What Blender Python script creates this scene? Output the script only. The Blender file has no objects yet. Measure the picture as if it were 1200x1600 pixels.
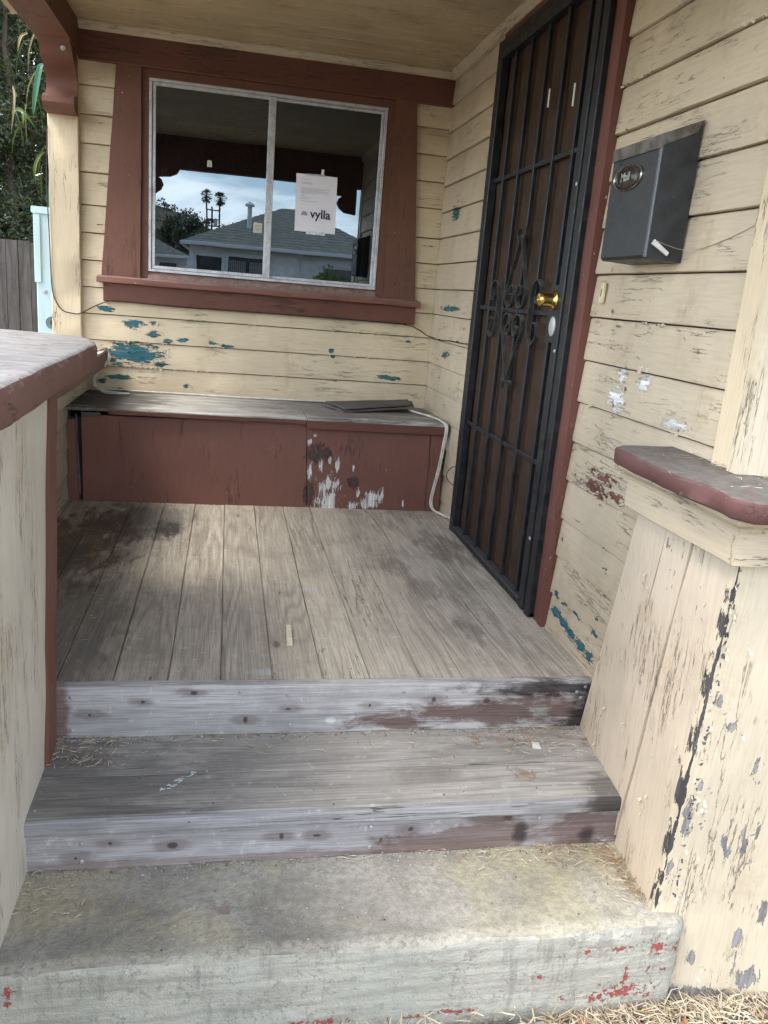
import bpy, bmesh, math, random
from mathutils import Vector, Matrix, noise as mn
R = math.radians
rnd = random.Random(7)
scene = bpy.context.scene
C = scene.collection

# ------------------------------------------------------------ camera
cam_d = bpy.data.cameras.new('camera')
cam = bpy.data.objects.new('camera', cam_d)
C.objects.link(cam)
cr = Vector((0.98051, -0.17953, 0.07979)); cu = Vector((-0.029405, 0.267451, 0.963123)); cf = Vector((0.194246, 0.9467, -0.25696))
m4 = Matrix((cr, cu, -cf)).transposed().to_4x4()
m4.translation = Vector((-1.12009, -4.53005, 1.06165))
cam.matrix_world = m4
cam_d.sensor_fit = 'HORIZONTAL'; cam_d.sensor_width = 36.0
cam_d.lens = 36.0 * 1265.64 / 1200.0
cam_d.clip_start = 0.05; cam_d.clip_end = 3000
scene.camera = cam

# ------------------------------------------------------------ sky and sun
SUN_EL, SUN_AZ = R(57), R(-112)      # azimuth measured from +Y towards +X
world = bpy.data.worlds.new('World'); scene.world = world; world.use_nodes = True
wt = world.node_tree; wt.nodes.clear()
wo = wt.nodes.new('ShaderNodeOutputWorld'); wb = wt.nodes.new('ShaderNodeBackground')
sk = wt.nodes.new('ShaderNodeTexSky'); sk.sky_type = 'NISHITA'; sk.sun_disc = False
sk.sun_elevation = SUN_EL; sk.sun_rotation = SUN_AZ; sk.air_density = 1.0; sk.dust_density = 0.6; sk.ozone_density = 1.2
tc = wt.nodes.new('ShaderNodeTexCoord'); mp = wt.nodes.new('ShaderNodeMapping'); mp.inputs['Scale'].default_value = (1.0, 1.0, 3.4)
mp.inputs['Rotation'].default_value = (0.1, 0.16, 0)
nz = wt.nodes.new('ShaderNodeTexNoise'); nz.inputs['Scale'].default_value = 6.5; nz.inputs['Detail'].default_value = 7; nz.inputs['Roughness'].default_value = .56; nz.inputs['Distortion'].default_value = .4
mr = wt.nodes.new('ShaderNodeMapRange'); mr.inputs[1].default_value = .42; mr.inputs[2].default_value = .68
hs = wt.nodes.new('ShaderNodeHueSaturation'); hs.inputs['Saturation'].default_value = .10; hs.inputs['Value'].default_value = 1.7
mx = wt.nodes.new('ShaderNodeMix'); mx.data_type = 'RGBA'
L = wt.links.new
L(tc.outputs['Generated'], mp.inputs['Vector']); L(mp.outputs[0], nz.inputs['Vector']); L(nz.outputs['Fac'], mr.inputs[0])
hb = wt.nodes.new('ShaderNodeHueSaturation'); hb.inputs['Saturation'].default_value = .80; L(sk.outputs[0], hb.inputs['Color'])
L(sk.outputs[0], hs.inputs['Color']); L(mr.outputs[0], mx.inputs[0]); L(hb.outputs[0], mx.inputs[6]); L(hs.outputs[0], mx.inputs[7])
L(mx.outputs[2], wb.inputs['Color']); wb.inputs['Strength'].default_value = 0.15
L(wb.outputs[0], wo.inputs['Surface'])
sun_d = bpy.data.lights.new('sun', 'SUN'); sun_d.energy = 1.0; sun_d.angle = R(22); sun_d.color = (1, .95, .87)
sun = bpy.data.objects.new('sun', sun_d); C.objects.link(sun)
sd = Vector((math.sin(SUN_AZ) * math.cos(SUN_EL), math.cos(SUN_AZ) * math.cos(SUN_EL), math.sin(SUN_EL)))
sun.rotation_euler = sd.to_track_quat('Z', 'Y').to_euler()
scene.view_settings.view_transform = 'Standard'; scene.view_settings.look = 'None'
scene.view_settings.exposure = 1.92; scene.view_settings.gamma = 1; scene.view_settings.use_curve_mapping = False
scene.render.engine = 'CYCLES'
scene.cycles.use_denoising = True; scene.cycles.denoising_prefilter = 'NONE'; scene.cycles.denoising_input_passes = 'RGB_ALBEDO_NORMAL'
scene.cycles.max_bounces = 8; scene.cycles.diffuse_bounces = 5; scene.cycles.glossy_bounces = 4; scene.cycles.transparent_max_bounces = 12

# ------------------------------------------------------------ node helper
class G:
    def __init__(s, name):
        s.mat = bpy.data.materials.new(name); s.mat.use_nodes = True
        s.t = s.mat.node_tree; s.t.nodes.clear()
        s.out = s.t.nodes.new('ShaderNodeOutputMaterial')
        s.geo = s.t.nodes.new('ShaderNodeNewGeometry')
        s.oi = s.t.nodes.new('ShaderNodeObjectInfo')
        s.pos = s.geo.outputs['Position']; s.rand = s.oi.outputs['Random']
    def put(s, sock, v):
        if v is None: return
        if isinstance(v, bpy.types.NodeSocket): s.t.links.new(v, sock)
        else:
            if sock.type == 'RGBA' and len(v) == 3: v = (*v, 1)
            sock.default_value = v
    def m(s, op, a, b=None, c=None, clamp=False):
        n = s.t.nodes.new('ShaderNodeMath'); n.operation = op; n.use_clamp = clamp
        s.put(n.inputs[0], a); s.put(n.inputs[1], b); s.put(n.inputs[2], c); return n.outputs[0]
    def v(s, op, a, b=None):
        n = s.t.nodes.new('ShaderNodeVectorMath'); n.operation = op
        s.put(n.inputs[0], a); s.put(n.inputs[1], b)
        return n.outputs['Value'] if op in ('LENGTH', 'DISTANCE', 'DOT_PRODUCT') else n.outputs[0]
    def comb(s, x=0., y=0., z=0.):
        n = s.t.nodes.new('ShaderNodeCombineXYZ'); s.put(n.inputs[0], x); s.put(n.inputs[1], y); s.put(n.inputs[2], z); return n.outputs[0]
    def sep(s, a):
        n = s.t.nodes.new('ShaderNodeSeparateXYZ'); s.put(n.inputs[0], a); return n.outputs
    def noise(s, vec, sc, det=4., ro=.55, dist=0.):
        n = s.t.nodes.new('ShaderNodeTexNoise'); s.put(n.inputs['Vector'], vec); n.inputs['Scale'].default_value = sc
        n.inputs['Detail'].default_value = det; n.inputs['Roughness'].default_value = ro; n.inputs['Distortion'].default_value = dist
        return n.outputs['Fac']
    def vor(s, vec, sc, feat='F1'):
        n = s.t.nodes.new('ShaderNodeTexVoronoi'); n.feature = feat; s.put(n.inputs['Vector'], vec); n.inputs['Scale'].default_value = sc
        return n.outputs['Distance']
    def ss(s, x, lo, hi, a=0., b=1.):
        n = s.t.nodes.new('ShaderNodeMapRange'); n.interpolation_type = 'SMOOTHSTEP'
        s.put(n.inputs[0], x); s.put(n.inputs[1], lo); s.put(n.inputs[2], hi); s.put(n.inputs[3], a); s.put(n.inputs[4], b); return n.outputs[0]
    def mix(s, f, a, b, mode='MIX'):
        n = s.t.nodes.new('ShaderNodeMix'); n.data_type = 'RGBA'; n.blend_type = mode
        s.put(n.inputs[0], f); s.put(n.inputs[6], a); s.put(n.inputs[7], b); return n.outputs[2]
    def mul(s, col, k):            # colour times scalar
        n = s.t.nodes.new('ShaderNodeVectorMath'); n.operation = 'SCALE'
        s.put(n.inputs[0], col); s.put(n.inputs[3], k); return n.outputs[0]
    def bump(s, h, dist, strength=1., nrm=None):
        n = s.t.nodes.new('ShaderNodeBump'); n.inputs['Strength'].default_value = strength; n.inputs['Distance'].default_value = dist
        s.put(n.inputs['Height'], h)
        if nrm is not None: s.put(n.inputs['Normal'], nrm)
        return n.outputs[0]
    def bsdf(s, col, rough=.7, nrm=None, metal=0., spec=.35):
        n = s.t.nodes.new('ShaderNodeBsdfPrincipled')
        s.put(n.inputs['Base Color'], col); s.put(n.inputs['Roughness'], rough); s.put(n.inputs['Metallic'], metal)
        s.put(n.inputs['Specular IOR Level'], spec)
        if nrm is not None: s.put(n.inputs['Normal'], nrm)
        return n.outputs[0]
    def done(s, sh):
        s.t.links.new(sh, s.out.inputs['Surface']); return s.mat
    def stretch(s, axis, k=.06, rand=31.):
        sc = [1., 1., 1.]; sc['xyz'.index(axis)] = k
        p = s.v('MULTIPLY', s.pos, tuple(sc))
        return s.v('ADD', p, s.comb(s.m('MULTIPLY', s.rand, rand), s.m('MULTIPLY', s.rand, rand * .7), s.m('MULTIPLY', s.rand, rand * .3)))
    def patches(s, lst, grow=1.):
        """field: 1 in the middle of an ellipse, falling to 0 at its rim and below outside"""
        f = None
        for c, r in lst:
            mpn = s.t.nodes.new('ShaderNodeMapping'); mpn.vector_type = 'TEXTURE'
            s.put(mpn.inputs['Vector'], s.pos); mpn.inputs['Location'].default_value = c
            mpn.inputs['Scale'].default_value = tuple(max(q * grow, .002) for q in r)
            d = s.v('LENGTH', mpn.outputs[0])
            f = d if f is None else s.m('MINIMUM', f, d)
        return s.m('SUBTRACT', 1., f)

def E2(lst, ax, thick=.08):
    """centre/radii pairs (a,b,ra,rb) on a wall whose normal is ax -> 3D ellipses; the last value of a 5-tuple is the wall coordinate"""
    out = []
    for t in lst:
        a, b, ra, rb = t[:4]; w = t[4]
        if ax == 'y': out.append(((a, w, b), (ra, thick, rb)))
        if ax == 'x': out.append(((w, a, b), (thick, ra, rb)))
        if ax == 'z': out.append(((a, b, w), (ra, rb, thick)))
    return out

CREAM = (.61, .505, .345); CREAM2 = (.505, .42, .30); REDBR = (.155, .068, .044); TEAL = (.026, .125, .15)
GREYW = (.20, .19, .18); WHITE = (.72, .71, .68)

def painted(name, base, axis, under=GREYW, peel=.0, patch=None, patch_col=TEAL, patch2=None, patch2_col=WHITE, crack=1.,
            dirt=.5, rough=.62, top_wear=None, wear_st=(1, 1, 1), speck=.0, speck_col=WHITE, amp=1.5, grainy=1., vert=False, dirt_col=(.30, .24, .17)):
    g = G(name)
    gv = g.stretch(axis, .05)
    gv2 = g.stretch(axis, .075)
    big = g.noise(g.pos, 2.3, 3)
    col = g.mix(g.ss(big, .3, .7), tuple(c * .90 for c in base), tuple(min(c * 1.08, .85) for c in base))
    col = g.mix(g.m('MULTIPLY', g.m('SUBTRACT', g.rand, .5), .22), col, tuple(c * .55 for c in base)) if True else col
    # fine brush and grain
    fine = g.noise(gv, 190, 3, .6)
    col = g.mix(g.m('MULTIPLY', g.ss(fine, .35, .62, 1, 0), .22 * grainy), col, tuple(c * .55 for c in base))
    # grime in soft clouds and runs
    dv = g.v('MULTIPLY', g.pos, (1., 1., .35))
    dn = g.noise(dv, 7, 6, .65)
    dn2 = g.noise(g.pos, 38, 4, .7)
    dmask = g.m('MULTIPLY', g.ss(dn, .45, .78), g.ss(dn2, .3, .7), None, True)
    col = g.mix(g.m('MULTIPLY', dmask, dirt), col, tuple(c * q * 1.9 for c, q in zip(base, dirt_col)))
    h = g.m('MULTIPLY', fine, .10 * grainy)
    # long thin cracks along the grain
    cn = g.noise(gv2, 30, 6, .66, .12)
    cl = g.m('ABSOLUTE', g.m('SUBTRACT', cn, .5))
    gate = g.ss(g.noise(g.stretch(axis, .4, 0.), 7, 5, .7), .49, .60)
    cm = g.m('MULTIPLY', g.ss(cl, .004, .013, 1, 0), gate)
    cm = g.m('MULTIPLY', cm, crack, None, True)
    col = g.mix(g.m('MULTIPLY', cm, .72), col, (.07, .055, .045))
    h = g.m('SUBTRACT', h, g.m('MULTIPLY', cm, .5))
    # nail heads and pinholes
    nh = g.m('MULTIPLY', g.ss(g.vor(g.pos, 11.), .022, .034, 1, 0), .6)
    col = g.mix(nh, col, (.10, .07, .05))
    # peeling
    pn = g.noise(g.stretch(axis, .24, 0.), 27, 9, .68, .25)
    if peel > 0:
        pn = g.m('ADD', pn, g.m('MULTIPLY', g.m('SUBTRACT', g.noise(g.stretch(axis, .6, 7.), 3.1, 3, .6), .52), .30))
        pm = g.ss(pn, .80 - peel, .806 - peel)
        rim = g.m('MULTIPLY', g.ss(pn, .775 - peel, .80 - peel), g.m('SUBTRACT', 1., pm))
        un = g.mix(g.ss(g.noise(gv, 120, 3), .35, .65), tuple(c * .55 for c in under), under)
        col = g.mix(g.m('MULTIPLY', rim, .35), col, tuple(min(.85, c * 1.35) for c in base))
        col = g.mix(pm, col, un)
        h = g.m('SUBTRACT', h, pm)
    if speck > 0:
        sn = g.noise(g.stretch(axis, .5, 0.), 75, 3, .6)
        sm = g.ss(sn, .80 - speck, .812 - speck)
        col = g.mix(sm, col, speck_col); h = g.m('SUBTRACT', h, g.m('MULTIPLY', sm, .4))
    def addpatch(col, h, lst, pc, a, ax_n=None):
        f = g.m('MINIMUM', g.patches(lst, 1.35), .95)
        n = g.m('ADD', g.m('MULTIPLY', g.noise(g.stretch(axis, .30, 0.), 38, 8, .72, .35), .6), g.m('MULTIPLY', g.noise(g.stretch(axis, .22, 0.), 150, 4, .7), .4))
        q = g.m('ADD', f, g.m('MULTIPLY', g.m('SUBTRACT', n, .5), a * 2.2))
        pm = g.ss(q, .24, .29)
        rim = g.m('MULTIPLY', g.ss(q, .05, .24), g.m('SUBTRACT', 1., pm))
        pcol = g.mix(g.ss(g.noise(gv, 70, 4, .7), .35, .68), tuple(c * .62 for c in pc), tuple(min(c * 1.15, .85) for c in pc))
        col = g.mix(g.m('MULTIPLY', rim, .55), col, tuple(min(.8, c * 1.3) for c in base))
        pcol = g.mix(g.ss(g.noise(g.stretch(axis, .25, 0.), 90, 5, .75), .62, .66, 0, .8), pcol, tuple(min(.8, c * 1.1) for c in base))
        pcol = g.mix(g.ss(g.noise(g.stretch(axis, .12, 0.), 60, 5, .7), .58, .66, 0, .7), pcol, (.16, .14, .12))
        edge = g.m('MULTIPLY', g.ss(q, .24, .29), g.ss(q, .34, .44, 1, 0))
        col = g.mix(pm, col, pcol)
        col = g.mix(g.m('MULTIPLY', edge, .55), col, tuple(c * .35 for c in pc))
        return col, g.m('SUBTRACT', h, g.m('MULTIPLY', pm, 1.2))
    if patch: col, h = addpatch(col, h, patch, patch_col, amp * 2.2)
    if patch2: col, h = addpatch(col, h, patch2, patch2_col, amp * 3.0)
    if top_wear is not None:
        up = g.sep(g.geo.outputs['True Normal'])[2]
        wn = g.noise(g.pos, 26, 6, .7)
        wcol = g.mix(g.ss(g.noise(g.v('MULTIPLY', g.pos, wear_st), 42, 8, .75), .34, .66), tuple(c * .72 for c in top_wear), tuple(min(.85, c * 1.2) for c in top_wear))
        wcol = g.mix(g.ss(g.noise(g.pos, 120, 5, .7), .66, .72, 0, .7), wcol, WHITE)
        wcol = g.mix(g.ss(g.noise(g.pos, 11, 5, .7), .60, .66), wcol, tuple(c * .8 + .05 for c in base))
        wm = g.ss(g.m('ADD', up, g.m('MULTIPLY', g.m('SUBTRACT', wn, .5), .8)), .42, .80)
        col = g.mix(wm, col, wcol)
    n = g.bump(h, .0022, 1.)
    n = g.bump(g.noise(g.pos, 9, 3), .006, .5, n)
    r = g.m('ADD', rough, g.m('MULTIPLY', dmask, .15))
    return g.done(g.bsdf(col, r, n, 0., .3))

def wood(name, c1, c2, axis, stains_shade=(), knots=.5, ring=95., rough=.82, light=None, blue=0.):
    """stains: list of (ellipses, colour, strength, softness amplitude)"""
    g = G(name)
    gv = g.stretch(axis, .09)
    n1 = g.noise(gv, 5.5, 2, .45, .25)
    rg = g.m('ADD', g.m('MULTIPLY', g.m('SINE', g.m('MULTIPLY', n1, ring)), .5), .5)
    rg = g.m('POWER', rg, 2.2)
    fv = g.stretch(axis, .02)
    fine = g.noise(fv, 260, 3, .65)
    col = g.mix(g.ss(g.noise(gv, 12, 4, .6), .3, .7), c1, c2)
    dark = tuple(c * .42 for c in c1)
    gate = g.ss(g.noise(g.stretch(axis, .3), 3.5, 3), .38, .62, .25, 1.)
    col = g.mix(g.m('MULTIPLY', g.m('MULTIPLY', rg, gate), .50), col, dark)
    col = g.mix(g.m('MULTIPLY', g.ss(fine, .36, .60, 1, 0), .50), col, dark)
    # per board tone
    col = g.mix(g.m('MULTIPLY', g.rand, .26), col, tuple(c * .55 for c in c1))
    # blotches, dust
    b = g.noise(g.pos, 5, 6, .68)
    col = g.mix(g.ss(b, .46, .72, 0, .45), col, tuple(c * .5 for c in c1))
    b2 = g.noise(g.pos, 33, 5, .7)
    col = g.mix(g.ss(b2, .55, .75, 0, .38), col, tuple(min(1, c * 1.45) for c in c2))
    # checks (thin dark splits)
    ck = g.m('ABSOLUTE', g.m('SUBTRACT', g.noise(g.stretch(axis, .03), 48, 3, .5, .2), .5))
    ckm = g.m('MULTIPLY', g.ss(ck, .002, .007, 1, 0), g.ss(g.noise(g.stretch(axis, .25), 5, 3), .52, .62))
    col = g.mix(g.m('MULTIPLY', ckm, .8), col, (.03, .026, .022))
    h = g.m('ADD', g.m('MULTIPLY', fine, .5), g.m('MULTIPLY', g.m('MULTIPLY', rg, gate), -.45))
    h = g.m('SUBTRACT', h, ckm)
    if knots:
        kd = g.vor(g.stretch(axis, .42), 5.2)
        km = g.ss(kd, .035, .085, 1, 0)
        kr = g.m('MULTIPLY', g.ss(kd, .06, .17, 1, 0), .35)
        col = g.mix(g.m('MULTIPLY', kr, knots), col, tuple(c * .5 for c in c1))
        col = g.mix(g.m('MULTIPLY', km, knots), col, (.035, .024, .018))
    # small dark droppings and nail spots
    sp = g.ss(g.vor(g.pos, 24.), .045, .075, 1, 0)
    col = g.mix(g.m('MULTIPLY', sp, g.ss(g.noise(g.pos, 13, 2), .55, .6, 0, .75)), col, (.04, .035, .03))
    for lst, sc, st, amp in stains_shade:
        f = g.patches(lst, 1.45)
        n = g.noise(g.stretch(axis, .35, 0.), 17, 6, .7, .3)
        q = g.m('ADD', f, g.m('MULTIPLY', g.m('SUBTRACT', n, .5), amp * 2.))
        col = g.mix(g.m('MULTIPLY', g.ss(q, -.1, .55), st), col, g.mix(g.ss(fine, .3, .7), tuple(c * .6 for c in sc), sc))
    n = g.bump(h, .0016, 1.)
    n = g.bump(g.noise(g.pos, 8, 3), .006, .6, n)
    return g.done(g.bsdf(col, rough, n, 0., .25))

def concrete(name, c, scale=1., red=None, nose=None, streak=None, green=False):
    g = G(name)
    a = g.noise(g.pos, 4 * scale, 7, .68); b = g.noise(g.pos, 60 * scale, 5, .7); d = g.noise(g.pos, 300, 3, .6)
    col = g.mix(g.ss(a, .32, .68), tuple(q * .55 for q in c), tuple(q * 1.12 for q in c))
    col = g.mix(g.ss(g.noise(g.pos, 2.2, 5, .7, .8), .45, .66, 0, .55), col, (c[0] * 1.12, c[1] * 1.05, c[2] * .72))
    col = g.mix(g.ss(g.noise(g.pos, 13, 6, .75), .52, .68, 0, .5), col, tuple(q * .42 for q in c))
    col = g.mix(g.ss(b, .35, .65, .45, 0), col, tuple(q * .42 for q in c))
    col = g.mix(g.ss(d, .55, .75, 0, .5), col, tuple(min(.8, q * 1.7) for q in c))
    sp = g.ss(g.vor(g.pos, 26.), .05, .09, 1, 0)
    col = g.mix(g.m('MULTIPLY', sp, g.ss(g.noise(g.pos, 9, 2), .56, .6, 0, .85)), col, (.04, .035, .03))
    h = g.m('ADD', g.m('MULTIPLY', b, 1.), g.m('MULTIPLY', d, .35))
    if nose is not None:          # old green-white paint: left on the riser, worn pale line along the nosing
        y0, z0 = nose
        s = g.sep(g.pos); N = g.sep(g.geo.outputs['Normal'])
        gv = g.stretch('x', .07)
        pn = g.noise(gv, 60, 5, .65)
        paint = g.mix(g.ss(pn, .36, .62), (.37, .345, .285), (.50, .475, .40))
        paint = g.mix(g.ss(g.noise(g.pos, 30, 6, .75), .53, .64, 0, .6), paint, (.24, .23, .20))
        paint = g.mix(g.ss(g.noise(g.v('MULTIPLY', g.pos, (1, 1, .16)), 26, 5, .7), .53, .66, 0, .5), paint, (.22, .21, .18))
        crk = g.m('ABSOLUTE', g.m('SUBTRACT', g.noise(g.pos, 7, 6, .6, .4), .5)); paint = g.mix(g.m('MULTIPLY', g.ss(crk, .001, .004, 1, 0), .6), paint, (.10, .09, .08))
        paint = g.mix(g.ss(g.noise(g.pos, 5, 5, .7), .45, .7, 0, .5), paint, (.33, .33, .28))
        pmk = g.ss(g.m('ADD', g.m('MULTIPLY', N[2], -1.), g.m('MULTIPLY', g.m('SUBTRACT', g.noise(g.pos, 22, 6, .75), .5), 1.)), -.62, -.42)
        col = g.mix(pmk, col, paint)
        dist = g.m('ABSOLUTE', g.m('SUBTRACT', s[1], g.m('ADD', y0 + .012, g.m('MULTIPLY', g.m('SUBTRACT', g.noise(g.pos, 7, 5, .7), .5), .05))))
        ln = g.m('MULTIPLY', g.ss(dist, .004, .028, 1, 0), g.ss(g.noise(g.pos, 70, 5, .75), .36, .56))
        ln = g.m('MULTIPLY', ln, g.ss(N[2], .2, .6))
        col = g.mix(g.m('MULTIPLY', ln, .5), col, (.56, .53, .44))
    if red:
        f = g.patches(red, 1.5)
        n = g.noise(g.pos, 75, 6, .75, .4)
        q = g.m('ADD', f, g.m('MULTIPLY', g.m('SUBTRACT', n, .5), 7.5))
        pm = g.m('MULTIPLY', g.ss(q, .50, .58), g.ss(f, -2.2, -1.))
        col = g.mix(pm, col, (.36, .085, .07)); h = g.m('SUBTRACT', h, pm)
    n = g.bump(h, .005, 1.)
    n = g.bump(a, .012, .8, n)
    return g.done(g.bsdf(col, .9, n, 0., .2))

def plain(name, col, rough=.5, metal=0., var=.15, sc=40., bump=.0006, spec=.4):
    g = G(name)
    n = g.noise(g.pos, sc, 5, .65); n2 = g.noise(g.pos, sc * .15, 4, .6)
    c = g.mix(g.ss(n, .3, .7), tuple(q * (1 - var) for q in col), tuple(min(.95, q * (1 + var)) for q in col))
    c = g.mix(g.ss(n2, .4, .7, 0, var * 1.6), c, tuple(q * .5 for q in col))
    r = g.ss(n2, .3, .7, max(.05, rough - .12), min(1, rough + .12))
    return g.done(g.bsdf(c, r, g.bump(n, bump, .7), metal, spec))

def dusty_metal(name, col, dust=(.22, .21, .19), amount=.35, rough=.38, metal=.0):
    g = G(name)
    n = g.noise(g.pos, 24, 6, .7); n2 = g.noise(g.pos, 210, 3, .6); N = g.sep(g.geo.outputs['Normal'])
    c = g.mix(g.ss(n2, .3, .7), tuple(q * .8 for q in col), tuple(q * 1.2 for q in col))
    c = g.mix(g.m('MULTIPLY', g.ss(n, .44, .68), amount), c, dust)
    c = g.mix(g.ss(N[2], .3, .9, 0, .6), c, dust)
    c = g.mix(g.ss(g.vor(g.pos, 30.), .03, .05, .5, 0), c, (.4, .39, .36))
    return g.done(g.bsdf(c, g.ss(n, .3, .7, rough - .08, rough + .25), g.bump(n2, .0005, .6), metal, .5))

# ------------------------------------------------------------ mesh helpers
class MB:
    def __init__(s): s.v = []; s.f = []
    def add(s, vs, fs):
        o = len(s.v); s.v += [tuple(p) for p in vs]; s.f += [tuple(i + o for i in f) for f in fs]; return s
    def box(s, a, b):
        x0, y0, z0 = a; x1, y1, z1 = b
        return s.add([(x0, y0, z0), (x1, y0, z0), (x1, y1, z0), (x0, y1, z0), (x0, y0, z1), (x1, y0, z1), (x1, y1, z1), (x0, y1, z1)],
                     [(0, 3, 2, 1), (4, 5, 6, 7), (0, 1, 5, 4), (1, 2, 6, 5), (2, 3, 7, 6), (3, 0, 4, 7)])
    def cbox(s, a, b, c=.002):
        """box with chamfered long edges (along its longest side)"""
        d = [abs(q - p) for p, q in zip(a, b)]; ax = d.index(max(d)); i, j = [k for k in range(3) if k != ax]
        prof = [(a[i] + c, a[j]), (b[i] - c, a[j]), (b[i], a[j] + c), (b[i], b[j] - c), (b[i] - c, b[j]), (a[i] + c, b[j]), (a[i], b[j] - c), (a[i], a[j] + c)]
        vs = []
        for t in (a[ax], b[ax]):
            for p, q in prof:
                w = [0, 0, 0]; w[ax] = t; w[i] = p; w[j] = q; vs.append(w)
        return s.add(vs, [tuple(range(8)), tuple(range(15, 7, -1))] + [(k, (k + 1) % 8, (k + 1) % 8 + 8, k + 8) for k in range(8)])
    def sweep(s, prof, o, A, B, Lv, length, n=1, jit=0., seed=0, taper=None, jaxis=(1, 1)):
        """sweep the closed profile [(a,b)] along Lv; jit shakes each ring a little"""
        o, A, B, Lv = map(Vector, (o, A, B, Lv)); k = len(prof); vs = []
        for i in range(n + 1):
            t = length * i / n; 
            for q, (a, b) in enumerate(prof):
                da = db = 0
                if jit:
                    da = mn.noise((t * 7 + seed, q * 3.1, 1.7)) * jit * jaxis[0]; db = mn.noise((t * 9 + seed, q * 2.3 + 9, 5.1)) * jit * jaxis[1]
                if taper: a2, b2 = taper(a, b, i / n)
                else: a2, b2 = a, b
                vs.append(o + A * (a2 + da) + B * (b2 + db) + Lv * t)
        fs = [tuple(range(k)), tuple(range(n * k + k - 1, n * k - 1, -1))]
        for i in range(n):
            for q in range(k):
                fs.append((i * k + q, i * k + (q + 1) % k, (i + 1) * k + (q + 1) % k, (i + 1) * k + q))
        return s.add(vs, fs)
    def slab(s, c00, c10, c11, c01, th, nu=1, nv=1, jit=0., seed=0):
        """irregular board: four front corners, th = vector to the back"""
        c = list(map(Vector, (c00, c10, c11, c01))); th = Vector(th); nn = th.normalized()
        fr = []
        for j in range(nv + 1):
            for i in range(nu + 1):
                u, v = i / nu, j / nv
                p = c[0] * (1 - u) * (1 - v) + c[1] * u * (1 - v) + c[2] * u * v + c[3] * (1 - u) * v
                if jit:
                    p = p + Vector((mn.noise(p * 6 + Vector((seed, 0, 0))), mn.noise(p * 6 + Vector((0, seed, 3))), mn.noise(p * 6 + Vector((2, 0, seed))))) * jit
                fr.append(p)
        w = nu + 1; N = len(fr)
        vs = fr + [p + th for p in fr]
        fs = []
        for j in range(nv):
            for i in range(nu):
                a = j * w + i; q = (a, a + 1, a + w + 1, a + w); fs.append(q); fs.append(tuple(N + x for x in reversed(q)))
        bd = list(range(w)) + [j * w + nu for j in range(1, nv + 1)] + [nv * w + i for i in range(nu - 1, -1, -1)] + [j * w for j in range(nv - 1, 0, -1)]
        for a, b in zip(bd, bd[1:] + bd[:1]): fs.append((b, a, a + N, b + N))
        return s.add(vs, fs)
    def tube(s, pts, r, k=6, r1=None):
        pts = [Vector(p) for p in pts]; vs = []; n = len(pts); up = Vector((.13, .31, .94))
        for i, p in enumerate(pts):
            d = (pts[min(i + 1, n - 1)] - pts[max(i - 1, 0)]).normalized()
            a = d.cross(up)
            if a.length < .1: a = d.cross(Vector((1, 0, 0)))
            a.normalize(); b = d.cross(a); rr = r if r1 is None else r + (r1 - r) * i / (n - 1)
            for q in range(k):
                t = 2 * math.pi * q / k; vs.append(p + a * rr * math.cos(t) + b * rr * math.sin(t))
        fs = [tuple(range(k)), tuple(range(n * k - 1, n * k - k - 1, -1))]
        for i in range(n - 1):
            for q in range(k): fs.append((i * k + q, i * k + (q + 1) % k, (i + 1) * k + (q + 1) % k, (i + 1) * k + q))
        return s.add(vs, fs)
    def ribbon(s, pts, wvec, th):
        """flat bar bent along pts: wvec is its width, th its thickness"""
        pts = [Vector(p) for p in pts]; w = Vector(wvec); n = len(pts); vs = []
        for i, p in enumerate(pts):
            d = (pts[min(i + 1, n - 1)] - pts[max(i - 1, 0)]).normalized(); c = d.cross(w).normalized() * th * .5
            vs += [p - w * .5 - c, p + w * .5 - c, p + w * .5 + c, p - w * .5 + c]
        fs = [(3, 2, 1, 0), (4 * n - 4, 4 * n - 3, 4 * n - 2, 4 * n - 1)]
        for i in range(n - 1):
            for q in range(4): fs.append((i * 4 + q, i * 4 + (q + 1) % 4, (i + 1) * 4 + (q + 1) % 4, (i + 1) * 4 + q))
        return s.add(vs, fs)
    def lathe(s, prof, o, ax, k=24, sy=1.):
        """prof [(r,h)] round axis ax through o"""
        o = Vector(o); ax = Vector(ax).normalized(); a = ax.cross(Vector((0, 0, 1)))
        if a.length < .1: a = ax.cross(Vector((1, 0, 0)))
        a.normalize(); b = ax.cross(a); vs = []
        for r, h in prof:
            for q in range(k):
                t = 2 * math.pi * q / k; vs.append(o + ax * h + a * r * math.cos(t) + b * r * sy * math.sin(t))
        n = len(prof); fs = [tuple(range(k)), tuple(range(n * k - 1, n * k - k - 1, -1))]
        for i in range(n - 1):
            for q in range(k): fs.append((i * k + q, i * k + (q + 1) % k, (i + 1) * k + (q + 1) % k, (i + 1) * k + q))
        return s.add(vs, fs)

def tagp(o, label=None, cat=None, group=None, kind=None):
    if label: o['label'] = label
    if cat: o['category'] = cat
    if group: o['group'] = group
    if kind: o['kind'] = kind
    return o

def obj(name, mb, mat, parent=None, smooth=None, fix=True, **tags):
    me = bpy.data.meshes.new(name); me.from_pydata(mb.v, [], mb.f); me.update()
    if fix:
        b = bmesh.new(); b.from_mesh(me); bmesh.ops.recalc_face_normals(b, faces=b.faces); b.to_mesh(me); b.free()
    if smooth:
        for p in me.polygons: p.use_smooth = True
        me.set_sharp_from_angle(angle=R(smooth))
    me.materials.append(mat)
    o = bpy.data.objects.new(name, me); C.objects.link(o)
    if parent is not None:
        o.parent = parent; o.matrix_parent_inverse = world_of(parent).inverted()
    return tagp(o, **tags)

def world_of(p):
    m = p.matrix_basis.copy()
    if p.parent is not None: m = world_of(p.parent) @ p.matrix_parent_inverse @ m
    return m

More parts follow.
